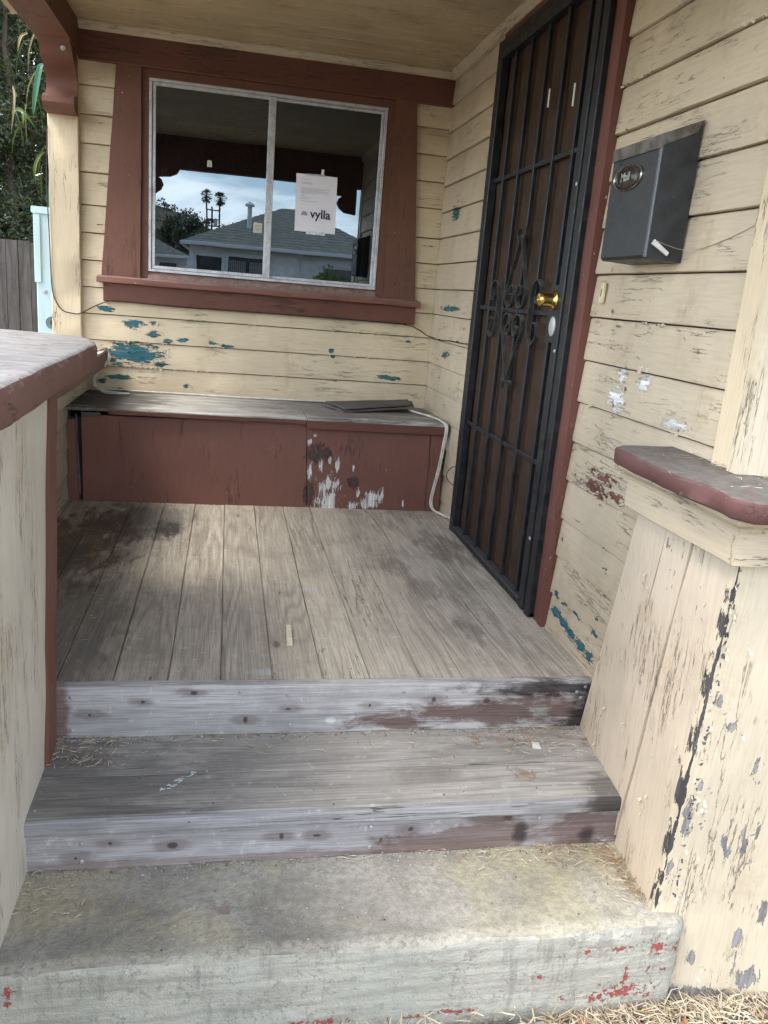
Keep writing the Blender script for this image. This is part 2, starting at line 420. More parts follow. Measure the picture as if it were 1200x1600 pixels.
def thing(name, loc, label=None, cat=None, group=None, kind=None, parent=None):
    o = bpy.data.objects.new(name, None); o.location = loc; C.objects.link(o); o.empty_display_size = .1
    if parent is not None: o.parent = parent; o.matrix_parent_inverse = world_of(parent).inverted()
    return tagp(o, label, cat, group, kind)

def spline(pts, n=6):
    """Catmull-Rom through pts"""
    P = [Vector(p) for p in pts]; P = [P[0] * 2 - P[1]] + P + [P[-1] * 2 - P[-2]]; out = []
    for i in range(1, len(P) - 2):
        for k in range(n):
            t = k / n
            out.append(.5 * ((2 * P[i]) + (-P[i - 1] + P[i + 1]) * t + (2 * P[i - 1] - 5 * P[i] + 4 * P[i + 1] - P[i + 2]) * t * t + (-P[i - 1] + 3 * P[i] - 3 * P[i + 1] + P[i + 2]) * t ** 3))
    out.append(P[-2]); return out

# ------------------------------------------------------------ materials
BW = [(-1.751, .88, .035, .014), (-1.61, .813, .040, .02), (-1.51, .774, .030, .017), (-1.597, .662, .115, .050), (-1.68, .660, .06, .048), (-1.355, .748, .025, .010),
      (-1.441, .735, .02, .010), (-1.479, .612, .026, .010), (-1.692, .534, .059, .012), (-1.77, .506, .019, .014), (-1.705, .463, .039, .012), (-1.338, .508, .014, .011),
      (-1.51, .83, .013, .010), (-1.13, .733, .033, .007), (-1.201, .742, .023, .007), (-.227, .617, .062, .011), (-.566, .744, .014, .013), (-.135, .825, .015, .007), (-.553, .717, .010, .006)]
DWt = [(-.294, 1.498, .06, .030), (-.377, 1.026, .14, .013), (-2.213, 1.036, .085, .008), (-2.136, .083, .035, .016), (-2.206, .070, .04, .016), (-2.275, .062, .039, .016), (-2.35, .055, .037, .015),
       (-2.416, .05, .031, .014), (-2.133, .14, .018, .013), (-2.206, .135, .022, .009), (-2.291, .131, .024, .010), (-2.403, .402, .019, .008), (-2.434, .337, .011, .006), (-2.425, .13, .016, .01),
       (-2.431, .18, .011, .008), (-2.106, .327, .010, .008), (-.379, .79, .05, .016), (-2.464, 1.042, .07, .005)]
DWr = [(-2.277, .547, .085, .016), (-2.439, .553, .044, .010), (-2.195, 1.06, .07, .007), (-2.45, .64, .04, .008), (-2.32, .591, .075, .012)]
DWw = [(-2.345, .831, .040, .030), (-2.345, .89, .025, .018), (-2.688, .808, .055, .012), (-2.479, .887, .024, .018)]
BEw = [(-.604, .03, .05, .055), (-.598, .124, .045, .04), (-.565, .23, .010, .04), (-.649, .22, .009, .034), (-.704, .189, .013, .04), (-.712, .337, .009, .02), (-.686, .366, .008, .012),
       (-.47, .017, .025, .02), (-.381, .067, .025, .03), (-.334, .063, .013, .034), (-.446, .083, .009, .022), (-.484, .21, .006, .016), (-.606, .245, .006, .016), (-.401, .025, .05, .022), (-.213, .031, .006, .025)]
BEd = [(-.67, .282, .056, .045), (-.703, .074, .023, .059), (-.479, .14, .023, .035)]
PFC = [(-.096 - .001 * (k % 3), .56 - .047 * k, .0025 + .0022 * ((k * 7) % 3), .036) for k in range(18)]
PF = [(-.067, .281, .008, .014), (-.026, .219, .014, .012), (-.063, .063, .007, .014), (-.071, -.02, .012, .05), (-.085, -.16, .008, .03), (.072, -.08, .012, .034), (.157, -.28, .010, .03), (.113, -.349, .008, .022),
      (.164, -.466, .018, .03), (.065, -.52, .05, .015), (.15, -.54, .06, .018), (.097, -.048, .006, .02), (-.02, -.52, .03, .012), (.05, .12, .008, .03), (.12, .2, .008, .02), (.02, -.42, .008, .02)]
CR = [(-.104, -.343, .018, .015), (-.194, -.339, .018, .006), (-.037, -.354, .02, .012), (-.121, -.364, .006, .006), (-.113, -.406, .004, .006), (-.171, -.423, .005, .02), (-.173, -.468, .055, .016), (-.23, -.478, .03, .010),
      (-.076, -.41, .006, .007), (-.276, -.341, .007, .005), (-.294, -.461, .006, .004), (-.323, -.473, .005, .006), (-.581, -.476, .032, .006), (-.673, -.482, .018, .005), (-.388, -.401, .012, .004),
      (-.882, -.470, .04, .006), (-.931, -.468, .014, .005), (-1.508, -.328, .008, .012), (-1.513, -.356, .008, .007)]
def addw(l, w): return [t + (w,) for t in l]

M_back = painted('cream_siding_paint', CREAM, 'x', peel=.11, under=(.10, .12, .12), patch=E2(addw(BW, -.012), 'y'), dirt=.55, crack=.75, amp=1.0)
M_doorwall = painted('cream_wall_paint', CREAM2, 'y', peel=.085, under=(.14, .13, .11), patch=E2(addw(DWt, -.012), 'x'), patch2=E2(addw(DWw, -.012), 'x'), dirt=.6, amp=1., crack=.7)
M_doorwall_red = painted('cream_wall_paint_split', CREAM2, 'y', peel=.10, patch=E2(addw(DWr, -.012), 'x'), patch_col=(.16, .07, .05), patch2=E2(addw(DWw, -.012), 'x'), dirt=.6, crack=1.6, amp=2.2)
M_rail = painted('cream_rail_paint', (.46, .42, .33), 'y', peel=.13, under=TEAL, dirt=.8)
M_post = painted('cream_post_paint', CREAM, 'z', peel=.085, under=(.25, .2, .15), dirt=.35)
M_trimc = painted('cream_trim_paint', CREAM2, 'x', peel=.07, dirt=.5)
M_trimcy = painted('cream_trim_paint_long', CREAM2, 'y', peel=.08, dirt=.55)
M_ceil = painted('ceiling_paint', (.44, .345, .21), 'x', peel=.05, dirt=.6, crack=.8)
M_red = painted('red_brown_paint', (.13, .052, .034), 'x', peel=.05, under=(.3, .22, .18), dirt=.3, dirt_col=(.7, .7, .7), speck=.045, rough=.55)
M_redz = painted('red_brown_paint_upright', REDBR, 'z', peel=.05, under=(.3, .22, .18), dirt=.3, dirt_col=(.7, .7, .7), speck=.05, rough=.55)
M_jamb = painted('red_jamb_paint', (.15, .060, .045), 'z', peel=.10, under=(.24, .15, .12), dirt=.4, dirt_col=(.6, .6, .6), speck=.09, speck_col=(.5, .42, .38), rough=.6)
M_sill = painted('red_sill_paint', (.185, .08, .06), 'x', peel=.14, under=(.42, .36, .30), dirt=.45, dirt_col=(.6, .6, .6), speck=.06, top_wear=(.26, .18, .15))
M_benchp = painted('bench_panel_paint', (.185, .083, .062), 'z', peel=.03, patch=E2(addw(BEd, -.571), 'y'), patch_col=(.085, .05, .045), patch2=E2(addw(BEw, -.571), 'y'), dirt=.5,
                   dirt_col=(.8, .85, .85), amp=.9, speck=.03, rough=.5)
M_cap = painted('cap_paint', (.12, .055, .048), 'y', peel=.17, under=(.36, .32, .30), dirt=.5, dirt_col=(.7, .7, .7), speck=.08, top_wear=(.145, .128, .112))
M_cap_l = painted('bleached_cap_paint', (.165, .085, .068), 'y', peel=.05, under=(.4, .36, .34), dirt=.5, dirt_col=(.8, .8, .85), speck=.03, top_wear=(.38, .36, .34), wear_st=(.35, 1, 1))
M_pier_in = painted('pier_board_paint', (.60, .505, .385), 'z', peel=.14, under=(.22, .20, .19), dirt=.6)
M_pier_fr = painted('pier_front_paint', (.62, .53, .39), 'z', peel=.165, under=(.27, .26, .27), patch=E2(addw(PFC, -3.12), 'y'), patch_col=(.085, .078, .078), patch2=E2(addw(PF, -3.12), 'y'), patch2_col=(.30, .285, .28), dirt=.4, amp=.8)
M_pier_l = painted('grey_cream_board_paint', (.55, .50, .41), 'z', peel=.09, under=(.2, .19, .19), dirt=.7)

deck_stains_shade = [(E2([(-1.70, -1.25, .17, .36, 0), (-1.62, -1.0, .12, .2, 0)], 'z'), (.15, .092, .05), .8, 1.5),
           (E2([(-1.363, -1.02, .05, .11, 0)], 'z'), (.03, .024, .02), .9, 1.2),
           (E2([(-1.60, -2.1, .17, .5, 0), (-1.72, -1.7, .1, .5, 0), (-1.50, -.9, .2, .25, 0)], 'z'), (.11, .105, .098), .62, 1.0),  # greyed left boards: rail wall's shade painted in over the grime
           (E2([(-.37, -1.717, .06, .11, 0), (-.30, -2.12, .03, .1, 0), (-.45, -1.45, .05, .1, 0), (-.15, -1.2, .08, .2, 0)], 'z'), (.09, .08, .068), .4, 1.9),
           (E2([(-.803, -1.737, .03, .02, 0), (-1.0, -2.40, .03, .015, 0)], 'z'), (.5, .52, .52), .7, 1.2)]
M_deck = wood('weathered_deck_wood', (.44, .39, .315), (.58, .515, .415), 'y', deck_stains_shade, .6, 105)
K1 = [(-1.455, -0.08), (-1.318, -0.043), (-1.184, -0.018), (-1.044, -0.103), (-0.927, -0.072), (-0.695, -0.066), (-0.509, -0.049), (-0.349, -0.056)]
K2 = [(-1.433, -0.254), (-1.356, -0.217), (-1.215, -0.232), (-0.959, -0.222), (-0.873, -0.223), (-0.712, -0.243), (-0.637, -0.218), (-0.383, -0.196)]
def knot_sets(K, w):
    return [(E2([(a, b, .034, .012, w) for a, b in K], 'y'), (.19, .155, .14), .6, 1.2), (E2([(a, b, .0035 + .0055 * ((i * 7) % 5) / 4, .003 + .0045 * ((i * 5) % 4) / 3, w) for i, (a, b) in enumerate(K)], 'y'), (.06, .04, .034), .85, 1.2)]
r1_st = knot_sets(K1, -2.486) + [(E2([(-.103, -.084, .13, .05, -2.49), (-.36, -.10, .22, .03, -2.49), (-.62, -.12, .10, .02, -2.49)], 'y'), (.11, .052, .036), .8, 1.8),
         (E2([(-.03, -.10, .06, .09, -2.49), (-.15, -.02, .2, .02, -2.49)], 'y'), (.025, .018, .016), .85, 1.4),
         (E2([(-1.53, -.09, .02, .09, -2.49)], 'y'), (.16, .09, .06), .8, .8),
         (E2([(-.805, -.11, .012, .008, -2.49)], 'y'), (.6, .66, .62), .95, .6)]
M_riser = wood('bluish_riser_wood', (.40, .385, .375), (.54, .52, .505), 'x', r1_st, .75, 75)
r2_st = knot_sets(K2, -2.836) + [(E2([(-.15, -.24, .16, .06, -2.82), (-.45, -.25, .2, .04, -2.82)], 'y'), (.12, .06, .045), .7, 1.8),
         (E2([(-.344, -.25, .018, .035, -2.82), (-.16, -.26, .02, .02, -2.82)], 'y'), (.03, .025, .024), .8, 1.0),
         (E2([(-1.0, -.275, .7, .012, -2.82)], 'y'), (.22, .15, .12), .6, 1.)]
M_riser2 = wood('bluish_riser_wood_low', (.38, .355, .35), (.52, .495, .49), 'x', r2_st, .8, 80)
M_tread = wood('tread_wood', (.34, .32, .29), (.45, .425, .385), 'x', [(E2([(-.10, -2.81, .04, .05, -.15)], 'z'), (.06, .052, .048), .6, 1.2), (E2([(-1.45, -2.72, .25, .2, -.15)], 'z'), (.09, .088, .085), .5, 1.4)], .5, 90)
M_nose = wood('bleached_nosing_wood', (.26, .25, .25), (.42, .405, .40), 'x', [(E2([(-.1, -.17, .07, .04, -2.83)], 'y'), (.03, .025, .02), .85, 1.)], .2, 60)
M_lid = wood('bench_lid_wood', (.46, .435, .38), (.66, .63, .56), 'x', [(E2([(-1.70, -.3, .22, .4, .455)], 'z'), (.07, .065, .06), .85, 1.0), (E2([(-.45, -.3, .4, .35, .455)], 'z'), (.15, .135, .115), .6, 1.2)], .3, 60)  # dark left end and dimmer right half are shade painted into the lid
M_scrap = wood('grey_scrap_wood', (.13, .115, .10), (.20, .185, .165), 'x', (), .0, 60)
M_fence = wood('dark_fence_wood', (.085, .078, .072), (.14, .13, .12), 'z', (), .5, 60)
M_bark = wood('bark', (.08, .06, .045), (.14, .11, .085), 'z', (), 0, 40)
M_conc = concrete('step_concrete', (.40, .375, .32), 1., E2(addw(CR, -3.13), 'y'), (-3.13, -.286))
M_walk = concrete('walk_concrete', (.30, .29, .26))
M_asph = concrete('asphalt', (.055, .055, .056), 2.)
M_dirt = concrete('dry_soil', (.17, .125, .08), 2.)
M_black = dusty_metal('black_gate_metal', (.006, .007, .009), (.10, .10, .10), .12, .42)
M_blackd = dusty_metal('black_scroll_metal', (.022, .022, .021), (.15, .145, .13), .3, .45)
M_alu = dusty_metal('oxidised_aluminium', (.55, .56, .57), (.30, .30, .29), .55, .45, .35)
M_brass = plain('brass', (.72, .50, .15), .22, 1., .08, 60)
M_silver = plain('grey_disc', (.42, .42, .42), .5, .3, .08)
M_white = plain('white_plastic', (.62, .62, .58), .5, 0, .1)
M_cable = plain('cream_cable', (.62, .58, .50), .55, 0, .2, 25)
M_cablek = plain('black_cable', (.02, .018, .017), .6)
M_ivory = plain('ivory_plastic', (.62, .53, .33), .5, 0, .15)
M_zinc = plain('zinc_screw', (.42, .42, .43), .45, .5, .2)
M_dark = plain('dark_interior', (.03, .026, .022), .9)
M_under = plain('wall_backing', (.035, .028, .022), .9)
M_paleblue = painted('pale_blue_metal_paint', (.45, .60, .64), 'z', peel=.04, under=(.3, .2, .15), dirt=.3, crack=0, rough=.45)

# ------------------------------------------------------------ ground, street (seen only mirrored in the window, and from the side)
def sheet(name, x0, y0, x1, y1, z, mat, nx=1, ny=1, rough=0., th=None, **t):
    mb = MB(); vs = []
    for j in range(ny + 1):
        for i in range(nx + 1):
            x = x0 + (x1 - x0) * i / nx; y = y0 + (y1 - y0) * j / ny
            vs.append((x, y, z + (mn.noise((x * 3, y * 3, 0)) * rough if rough else 0)))
    fs = [(j * (nx + 1) + i, j * (nx + 1) + i + 1, (j + 1) * (nx + 1) + i + 1, (j + 1) * (nx + 1) + i) for j in range(ny) for i in range(nx)]
    mb.add(vs, fs)
    return obj(name, mb, mat, fix=False, smooth=60, **t)
sheet('ground', -600, -700, 600, 300, -.62, concrete('pale_dry_ground', (.34, .29, .21), .3), kind='structure')
sheet('garden_soil', -.36, -4.2, 3., -2.4, -.548, M_dirt, 60, 36, .02, kind='structure')
sheet('street', -80, -15.5, 80, -8.5, -.605, M_asph, kind='structure')
mb = MB(); mb.cbox((-80, -8.5, -.62), (80, -8.34, -.48), .02); obj('kerb', mb, M_walk, kind='structure')
mb = MB(); mb.cbox((-80, -15.66, -.62), (80, -15.5, -.48), .02); obj('far_kerb', mb, M_walk, kind='structure')
mb = MB()
for i in range(20): mb.cbox((-20 + i * 2, -8.33, -.6), (-18.01 + i * 2, -6.9, -.5), .01)
obj('pavement', mb, M_walk, kind='structure')
mb = MB(); mb.slab((-1.75, -3.16, -.497), (-.37, -3.16, -.5), (-.45, -6.9, -.52), (-1.75, -6.9, -.52), (0, 0, -.11), 10, 20, .006)
obj('front_path', mb, M_walk, smooth=40, kind='structure')

# ------------------------------------------------------------ house walls
# the wall with the window (y = 0)
ww = thing('window_wall', (-1, 0, 0), 'cream painted lap siding wall with peeling paint and teal patches around the sliding window', 'wall')
mb = MB(); mb.box((-2.0, .012, -.5), (-1.545, .10, 2.3)); mb.box((-.335, .012, -.5), (0.1, .10, 2.3)); mb.box((-1.545, .012, -.5), (-.335, .10, 1.085)); mb.box((-1.545, .012, 2.0), (-.335, .10, 2.3))
obj('wall_backing', mb, M_under, ww)
zs = [.3225, .455, .5875, .72, .8525, .985, 1.1175, 1.25, 1.3825, 1.535, 1.668, 1.80, 1.93, 2.06]
def lap(mbx, o, A, Lv, length, z0, z1, n, seed):
    """drop siding: thick rounded lower edge, thinner top tucked under the next board"""
    prof = [(.013, z0 + .0045), (.0135, z0 + .010), (.006, z1 - .006), (.002, z1 - .001), (-.012, z1 - .001), (-.012, z0 + .003), (.009, z0 + .0028)]
    mbx.sweep(prof, o, A, (0, 0, 1), Lv, length, n, .0024, seed, None, (.55, .6))
for i in range(len(zs) - 1):
    spans = [(-1.866, -.0)] if zs[i + 1] < 1.0 else [(-1.866, -1.68), (-.20, -.0)]
    for (a, b) in spans:
        mb = MB(); tilt = rnd.uniform(-.001, .001)
        lap(mb, (a, tilt, 0), (0, -1, 0), (1, 0, 0), b - a, zs[i], zs[i + 1], max(3, int((b - a) / .07)), rnd.random() * 90)
        obj('siding_board', mb, M_back, ww, smooth=35)
# corner board (half post) and its return
mb = MB(); mb.sweep([(-2.007, -.045), (-2.003, -.049), (-1.869, -.049), (-1.865, -.045), (-1.865, .02), (-2.007, .02)], (0, 0, .3), (1, 0, 0), (0, 1, 0), (0, 0, 1), 1.75, 20, .0035, 3)
obj('corner_board', mb, M_post, ww, smooth=35)
# header board under the ceiling
mb = MB(); mb.sweep([(-.034, 2.042), (-.030, 2.038), (-.004, 2.038), (.01, 2.04), (.01, 2.196), (-.034, 2.196)], (-1.90, 0, 0), (0, 1, 0), (0, 0, 1), (1, 0, 0), 1.90, 12, .002, 1)
obj('header_board', mb, M_red, ww, smooth=35)
# tapered casings
mb = MB(); mb.slab((-1.767, -.032, 1.050), (-1.577, -.032, 1.050), (-1.573, -.030, 2.038), (-1.690, -.030, 2.038), (0, .04, 0), 2, 14, .0022, 1); obj('window_casing', mb, M_redz, ww, smooth=35)
mb = MB(); mb.slab((-.300, -.032, 1.045), (-.120, -.032, 1.045), (-.200, -.030, 2.038), (-.312, -.030, 2.038), (0, .04, 0), 2, 14, .0022, 4); obj('window_casing', mb, M_redz, ww, smooth=35)
mb = MB(); mb.slab((-1.577, -.012, 1.05), (-1.540, -.012, 1.05), (-1.538, -.010, 2.038), (-1.573, -.010, 2.038), (0, .03, 0), 1, 8, .001, 5)
mb.slab((-.342, -.012, 1.05), (-.300, -.012, 1.05), (-.312, -.010, 2.038), (-.342, -.010, 2.038), (0, .03, 0), 1, 8, .001, 6)
mb.slab((-1.539, -.013, 1.999), (-.341, -.013, 1.999), (-.341, -.012, 2.037), (-1.539, -.012, 2.037), (0, .03, 0), 8, 1, .001, 7)
obj('window_stop', mb, M_redz, ww, smooth=35)
# sill and apron
mb = MB(); mb.sweep([(-.078, 1.019), (-.074, 1.015), (.005, 1.020), (.005, 1.054), (-.070, 1.046), (-.077, 1.041)], (-1.785, 0, 0), (0, 1, 0), (0, 0, 1), (1, 0, 0), 1.685, 24, .003, 2)
obj('window_sill', mb, M_sill, ww, smooth=35)
mb = MB(); mb.sweep([(-.040, .926), (-.036, .922), (.0, .922), (.0, 1.016), (-.040, 1.016)], (-1.758, 0, 0), (0, 1, 0), (0, 0, 1), (1, 0, 0), 1.642, 20, .0025, 8)
obj('apron_board', mb, M_red, ww, smooth=35)
mb = MB(); mb.slab((-1.54, -.03, 1.050), (-.34, -.03, 1.048), (-.34, .01, 1.09), (-1.54, .01, 1.09), (0, .03, -.01), 10, 1, .002, 3)
obj('sill_board', mb, M_sill, ww, smooth=35)

# sliding window (part) with its sashes and panes (sub-parts)
def frame_rect(mb, x0, x1, z0, z1, w, y0, y1):
    mb.cbox((x0, y0, z0), (x1, y1, z0 + w), .0015); mb.cbox((x0, y0, z1 - w), (x1, y1, z1), .0015)
    mb.cbox((x0, y0, z0 + w), (x0 + w, y1, z1 - w), .0015); mb.cbox((x1 - w, y0, z0 + w), (x1, y1, z1 - w), .0015)
mb = MB(); frame_rect(mb, -1.538, -.345, 1.088, 1.999, .014, -.014, .03)
win = obj('window', mb, M_alu, ww)
mb = MB(); frame_rect(mb, -1.522, -.918, 1.103, 1.984, .016, -.006, .008); mb.cbox((-.955, -.0065, 1.119), (-.9335, .0075, 1.968), .002); obj('sash', mb, M_alu, win)
mb = MB(); frame_rect(mb, -.950, -.360, 1.103, 1.984, .014, .011, .024); obj('sash', mb, M_alu, win)
g = G('dusty_glass')
fr = g.t.nodes.new('ShaderNodeLayerWeight'); fr.inputs['Blend'].default_value = .35
gl = g.t.nodes.new('ShaderNodeBsdfGlossy'); gl.inputs['Roughness'].default_value = .004; gl.inputs['Color'].default_value = (.72, .86, 1, 1)
tr = g.t.nodes.new('ShaderNodeBsdfTransparent'); tr.inputs['Color'].default_value = (.30, .30, .30, 1)
df = g.t.nodes.new('ShaderNodeBsdfDiffuse'); df.inputs['Color'].default_value = (.45, .46, .48, 1)
s1 = g.t.nodes.new('ShaderNodeMixShader'); g.put(s1.inputs[0], g.m('ADD', g.m('MULTIPLY', fr.outputs['Fresnel'], .3), .15)); g.t.links.new(tr.outputs[0], s1.inputs[1]); g.t.links.new(gl.outputs[0], s1.inputs[2])
dust = g.m('ADD', g.ss(g.noise(g.v('MULTIPLY', g.pos, (1, 1, .12)), 60, 5, .7), .48, .8, .004, .04), g.m('MULTIPLY', g.ss(g.vor(g.pos, 70.), .02, .08, 1, 0), .05))
s2 = g.t.nodes.new('ShaderNodeMixShader'); g.put(s2.inputs[0], dust); g.t.links.new(s1.outputs[0], s2.inputs[1]); g.t.links.new(df.outputs[0], s2.inputs[2])
g.put(gl.inputs['Normal'], g.bump(g.noise(g.pos, 2.2, 2), .0012, .25))
M_glass = g.done(s2.outputs[0])
mb = MB(); mb.box((-1.507, -.0005, 1.118), (-.933, .0025, 1.969)); obj('pane', mb, M_glass, win)
mb = MB(); mb.box((-.937, .0155, 1.116), (-.373, .0185, 1.971)); obj('pane', mb, M_glass, win)
mb = MB()
for (a, b) in [((-2.0, .11, -.3), (-1.98, 3.3, 2.4)), ((-.02, .11, -.3), (0, 3.3, 2.4)), ((-2, 3.3, -.3), (0, 3.32, 2.4)), ((-2, .11, -.32), (0, 3.3, -.3)), ((-2, .11, 2.4), (0, 3.3, 2.42))]: mb.box(a, b)
obj('interior_room', mb, M_dark, kind='structure')

# the wall with the door (x = 0)
dw = thing('door_wall', (0, -1.4, 0), 'cream lap siding wall with split and peeling boards around the security door', 'wall')
mb = MB(); mb.box((.013, -.90, -.6), (.10, .10, 2.4)); mb.box((.013, -2.94, -.6), (.10, -2.03, 2.4)); mb.box((.013, -2.03, 2.11), (.10, -.90, 2.4))
obj('wall_backing', mb, M_under, dw)
za = [.0] + [.0575 + .1325 * k for k in range(17)]
for i in range(len(za) - 1):
    if za[i] > 2.15: continue
    mb = MB(); lap(mb, (rnd.uniform(-.001, .001), -.895, 0), (-1, 0, 0), (0, 1, 0), .882, za[i], min(za[i + 1], 2.196), 13, rnd.random() * 90)
    obj('siding_board', mb, M_doorwall, dw, smooth=35)
zb = [.004, .130, .262, .391, .522, .652, .782, .915, 1.048, 1.176, 1.31, 1.442, 1.573, 1.704, 1.835, 1.966, 2.097, 2.196]
for i in range(len(zb) - 1):
    mb = MB(); tl = rnd.uniform(-.0015, .0015)
    y1 = -2.078; y0 = -2.862 if zb[i + 1] > .79 else -2.90
    lap(mb, (tl, y0, 0), (-1, 0, 0), (0, 1, 0), y1 - y0, zb[i], zb[i + 1], 13, rnd.random() * 90)
    obj('siding_board', mb, M_doorwall_red if i in (3, 4, 7) else M_doorwall, dw, smooth=35)
# base board strip along the deck
mb = MB(); mb.sweep([(-.018, .0), (-.016, .012), (0, .014), (0, 0)], (0, -2.48, .0), (1, 0, 0), (0, 0, 1), (0, 1, 0), .40, 8, .003, 2); obj('base_strip', mb, M_trimcy, dw)
# door casing
mb = MB(); mb.slab((-.034, -2.076, .0), (-.030, -2.000, .0), (-.030, -2.000, 2.14), (-.034, -2.076, 2.14), (.04, 0, 0), 2, 26, .0025, 3); obj('door_casing', mb, M_jamb, dw, smooth=35)
mb = MB(); mb.slab((-.030, -.905, .0), (-.026, -.893, .0), (-.026, -.893, 2.14), (-.030, -.905, 2.14), (.04, 0, 0), 1, 20, .001, 6); obj('door_casing', mb, M_jamb, dw, smooth=35)
mb = MB(); mb.slab((-.03, -2.0, 2.115), (-.03, -.905, 2.115), (-.03, -.905, 2.150), (-.03, -2.0, 2.150), (.04, 0, 0), 10, 1, .0015, 8); obj('door_casing', mb, M_jamb, dw, smooth=35)
mb = MB(); mb.cbox((-.045, -2.0, .0), (.02, -.9, .018), .004); obj('threshold', mb, M_tread, dw)

# ------------------------------------------------------------ ceiling, header beam, roof
pc = thing('porch_ceiling', (-1, -1.5, 2.2), kind='structure')
y = .0; k = 0
while y > -3.3:
    w = .118
    mb = MB(); mb.sweep([(0, 2.199), (.003, 2.196), (w - .006, 2.196), (w - .003, 2.199), (w - .003, 2.215), (0, 2.215)], (-2.16, y - w, 0), (0, 1, 0), (0, 0, 1), (1, 0, 0), 2.16, 8, .0012, k * 3.)
    obj('ceiling_board', mb, M_ceil, pc, smooth=35); y -= w; k += 1
mb = MB(); mb.sweep([(-.036, 2.196), (-.036, 2.190), (-.020, 2.178), (-.012, 2.165), (-.0, 2.165), (0, 2.196)], (-1.86, -.034, 0), (0, 1, 0), (0, 0, 1), (1, 0, 0), 1.86, 14, .0012, 4); obj('ceiling_moulding', mb, M_trimc, pc, smooth=30)
mb = MB(); mb.sweep([(-.046, 2.196), (-.046, 2.190), (-.034, 2.172), (-.030, 2.152), (-.008, 2.152), (-.008, 2.196)], (0, -3.0, 0), (1, 0, 0), (0, 0, 1), (0, 1, 0), 2.92, 20, .0012, 9); obj('ceiling_moulding', mb, M_trimcy, pc, smooth=30)
rf = thing('porch_roof', (-1, -1.7, 2.25), 'shallow shingled roof over the porch, its header beam dark red brown', 'roof')
mb = MB(); mb.slab((-2.16, -3.12, 2.26), (2.5, -3.12, 2.26), (2.5, 4.0, 3.7), (-2.16, 4.0, 3.7), (0, 0, .05), 6, 8); obj('roof_deck', mb, M_asph, rf)
mb = MB(); mb.sweep([(-.10, 1.945), (.0, 1.945), (.0, 2.196), (-.10, 2.196)], (-2.10, -2.90, 0), (0, 1, 0), (0, 0, 1), (1, 0, 0), 2.5, 16, .002, 5); obj('header_beam', mb, M_red, rf)
# shaped bracket ends under the header beam
def bracket_prof(s):
    return [(0, 1.945), (.30 * s, 1.945), (.275 * s, 1.905), (.22 * s, 1.880), (.12 * s, 1.872), (.155 * s, 1.850), (.17 * s, 1.81), (.15 * s, 1.77), (.10 * s, 1.735), (0, 1.725)]
for x0, s, nm in ((-.06, -1, 1), (-1.86, 1, 2)):
    mb = MB(); mb.sweep([(x0 + a, b) for a, b in bracket_prof(s)], (0, -2.985, 0), (1, 0, 0), (0, 0, 1), (0, 1, 0), .07, 1); obj('bracket', mb, M_red, rf)

# side beam and curved corbel over the corner board
sb = thing('side_beam', (-1.93, -1.5, 2.06), 'red brown beam on a curved corbel above the corner post', 'beam')
mb = MB(); mb.sweep([(-2.012, 2.062), (-1.858, 2.062), (-1.858, 2.196), (-2.012, 2.196)], (0, -2.9, 0), (1, 0, 0), (0, 0, 1), (0, 1, 0), 2.86, 18, .002, 2); obj('beam', mb, M_redz, sb, smooth=35)
nose = [(-.05, 1.778), (-.125, 1.780), (-.150, 1.792), (-.162, 1.812), (-.156, 1.836), (-.135, 1.850), (-.085, 1.856)]
crv = spline([(0, -.085, 1.858), (0, -.060, 1.890), (0, -.062, 1.930), (0, -.090, 1.962), (0, -.135, 1.985), (0, -.175, 2.008), (0, -.205, 2.040), (0, -.26, 2.061)], 3)
prof = nose + [(p.y, p.z) for p in crv] + [(-.26, 2.10), (-.05, 2.10)]
mb = MB(); mb.sweep(prof, (-2.006, 0, 0), (0, 1, 0), (0, 0, 1), (1, 0, 0), .142, 3, .001, 7); obj('corbel', mb, M_redz, sb, smooth=40)
mb = MB(); mb.lathe([(.004, 0), (.011, .001), (.012, .006), (.005, .008)], (-1.90, -.21, 2.035), (.3, -.8, -.5), 10); obj('hook', mb, M_alu, sb)

# ------------------------------------------------------------ deck
dk = thing('porch_floor', (-1, -1.4, 0), kind='structure')
xs = [-1.985, -1.84, -1.695, -1.549, -1.402, -1.257, -1.1145, -.971, -.828, -.692, -.540, -.415, -.283, -.155, -.004]
for i in range(len(xs) - 1):
    mb = MB(); a, b = xs[i] + .0008, xs[i + 1] - .0008; w = b - a; dz = rnd.uniform(-.0015, .001)
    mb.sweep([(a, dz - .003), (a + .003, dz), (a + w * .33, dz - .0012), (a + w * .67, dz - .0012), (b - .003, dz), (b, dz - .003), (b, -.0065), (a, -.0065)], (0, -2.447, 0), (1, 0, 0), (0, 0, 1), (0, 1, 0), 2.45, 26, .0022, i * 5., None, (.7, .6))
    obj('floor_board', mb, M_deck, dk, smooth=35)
mb = MB(); mb.box((-2, -2.44, -.09), (0.0, 0, -.0045)) if False else mb.box((-2, -2.44, -.09), (0., 0, -.0065)); obj('gap_dust', mb, concrete('seam_dust', (.26, .20, .14), 3.), dk)

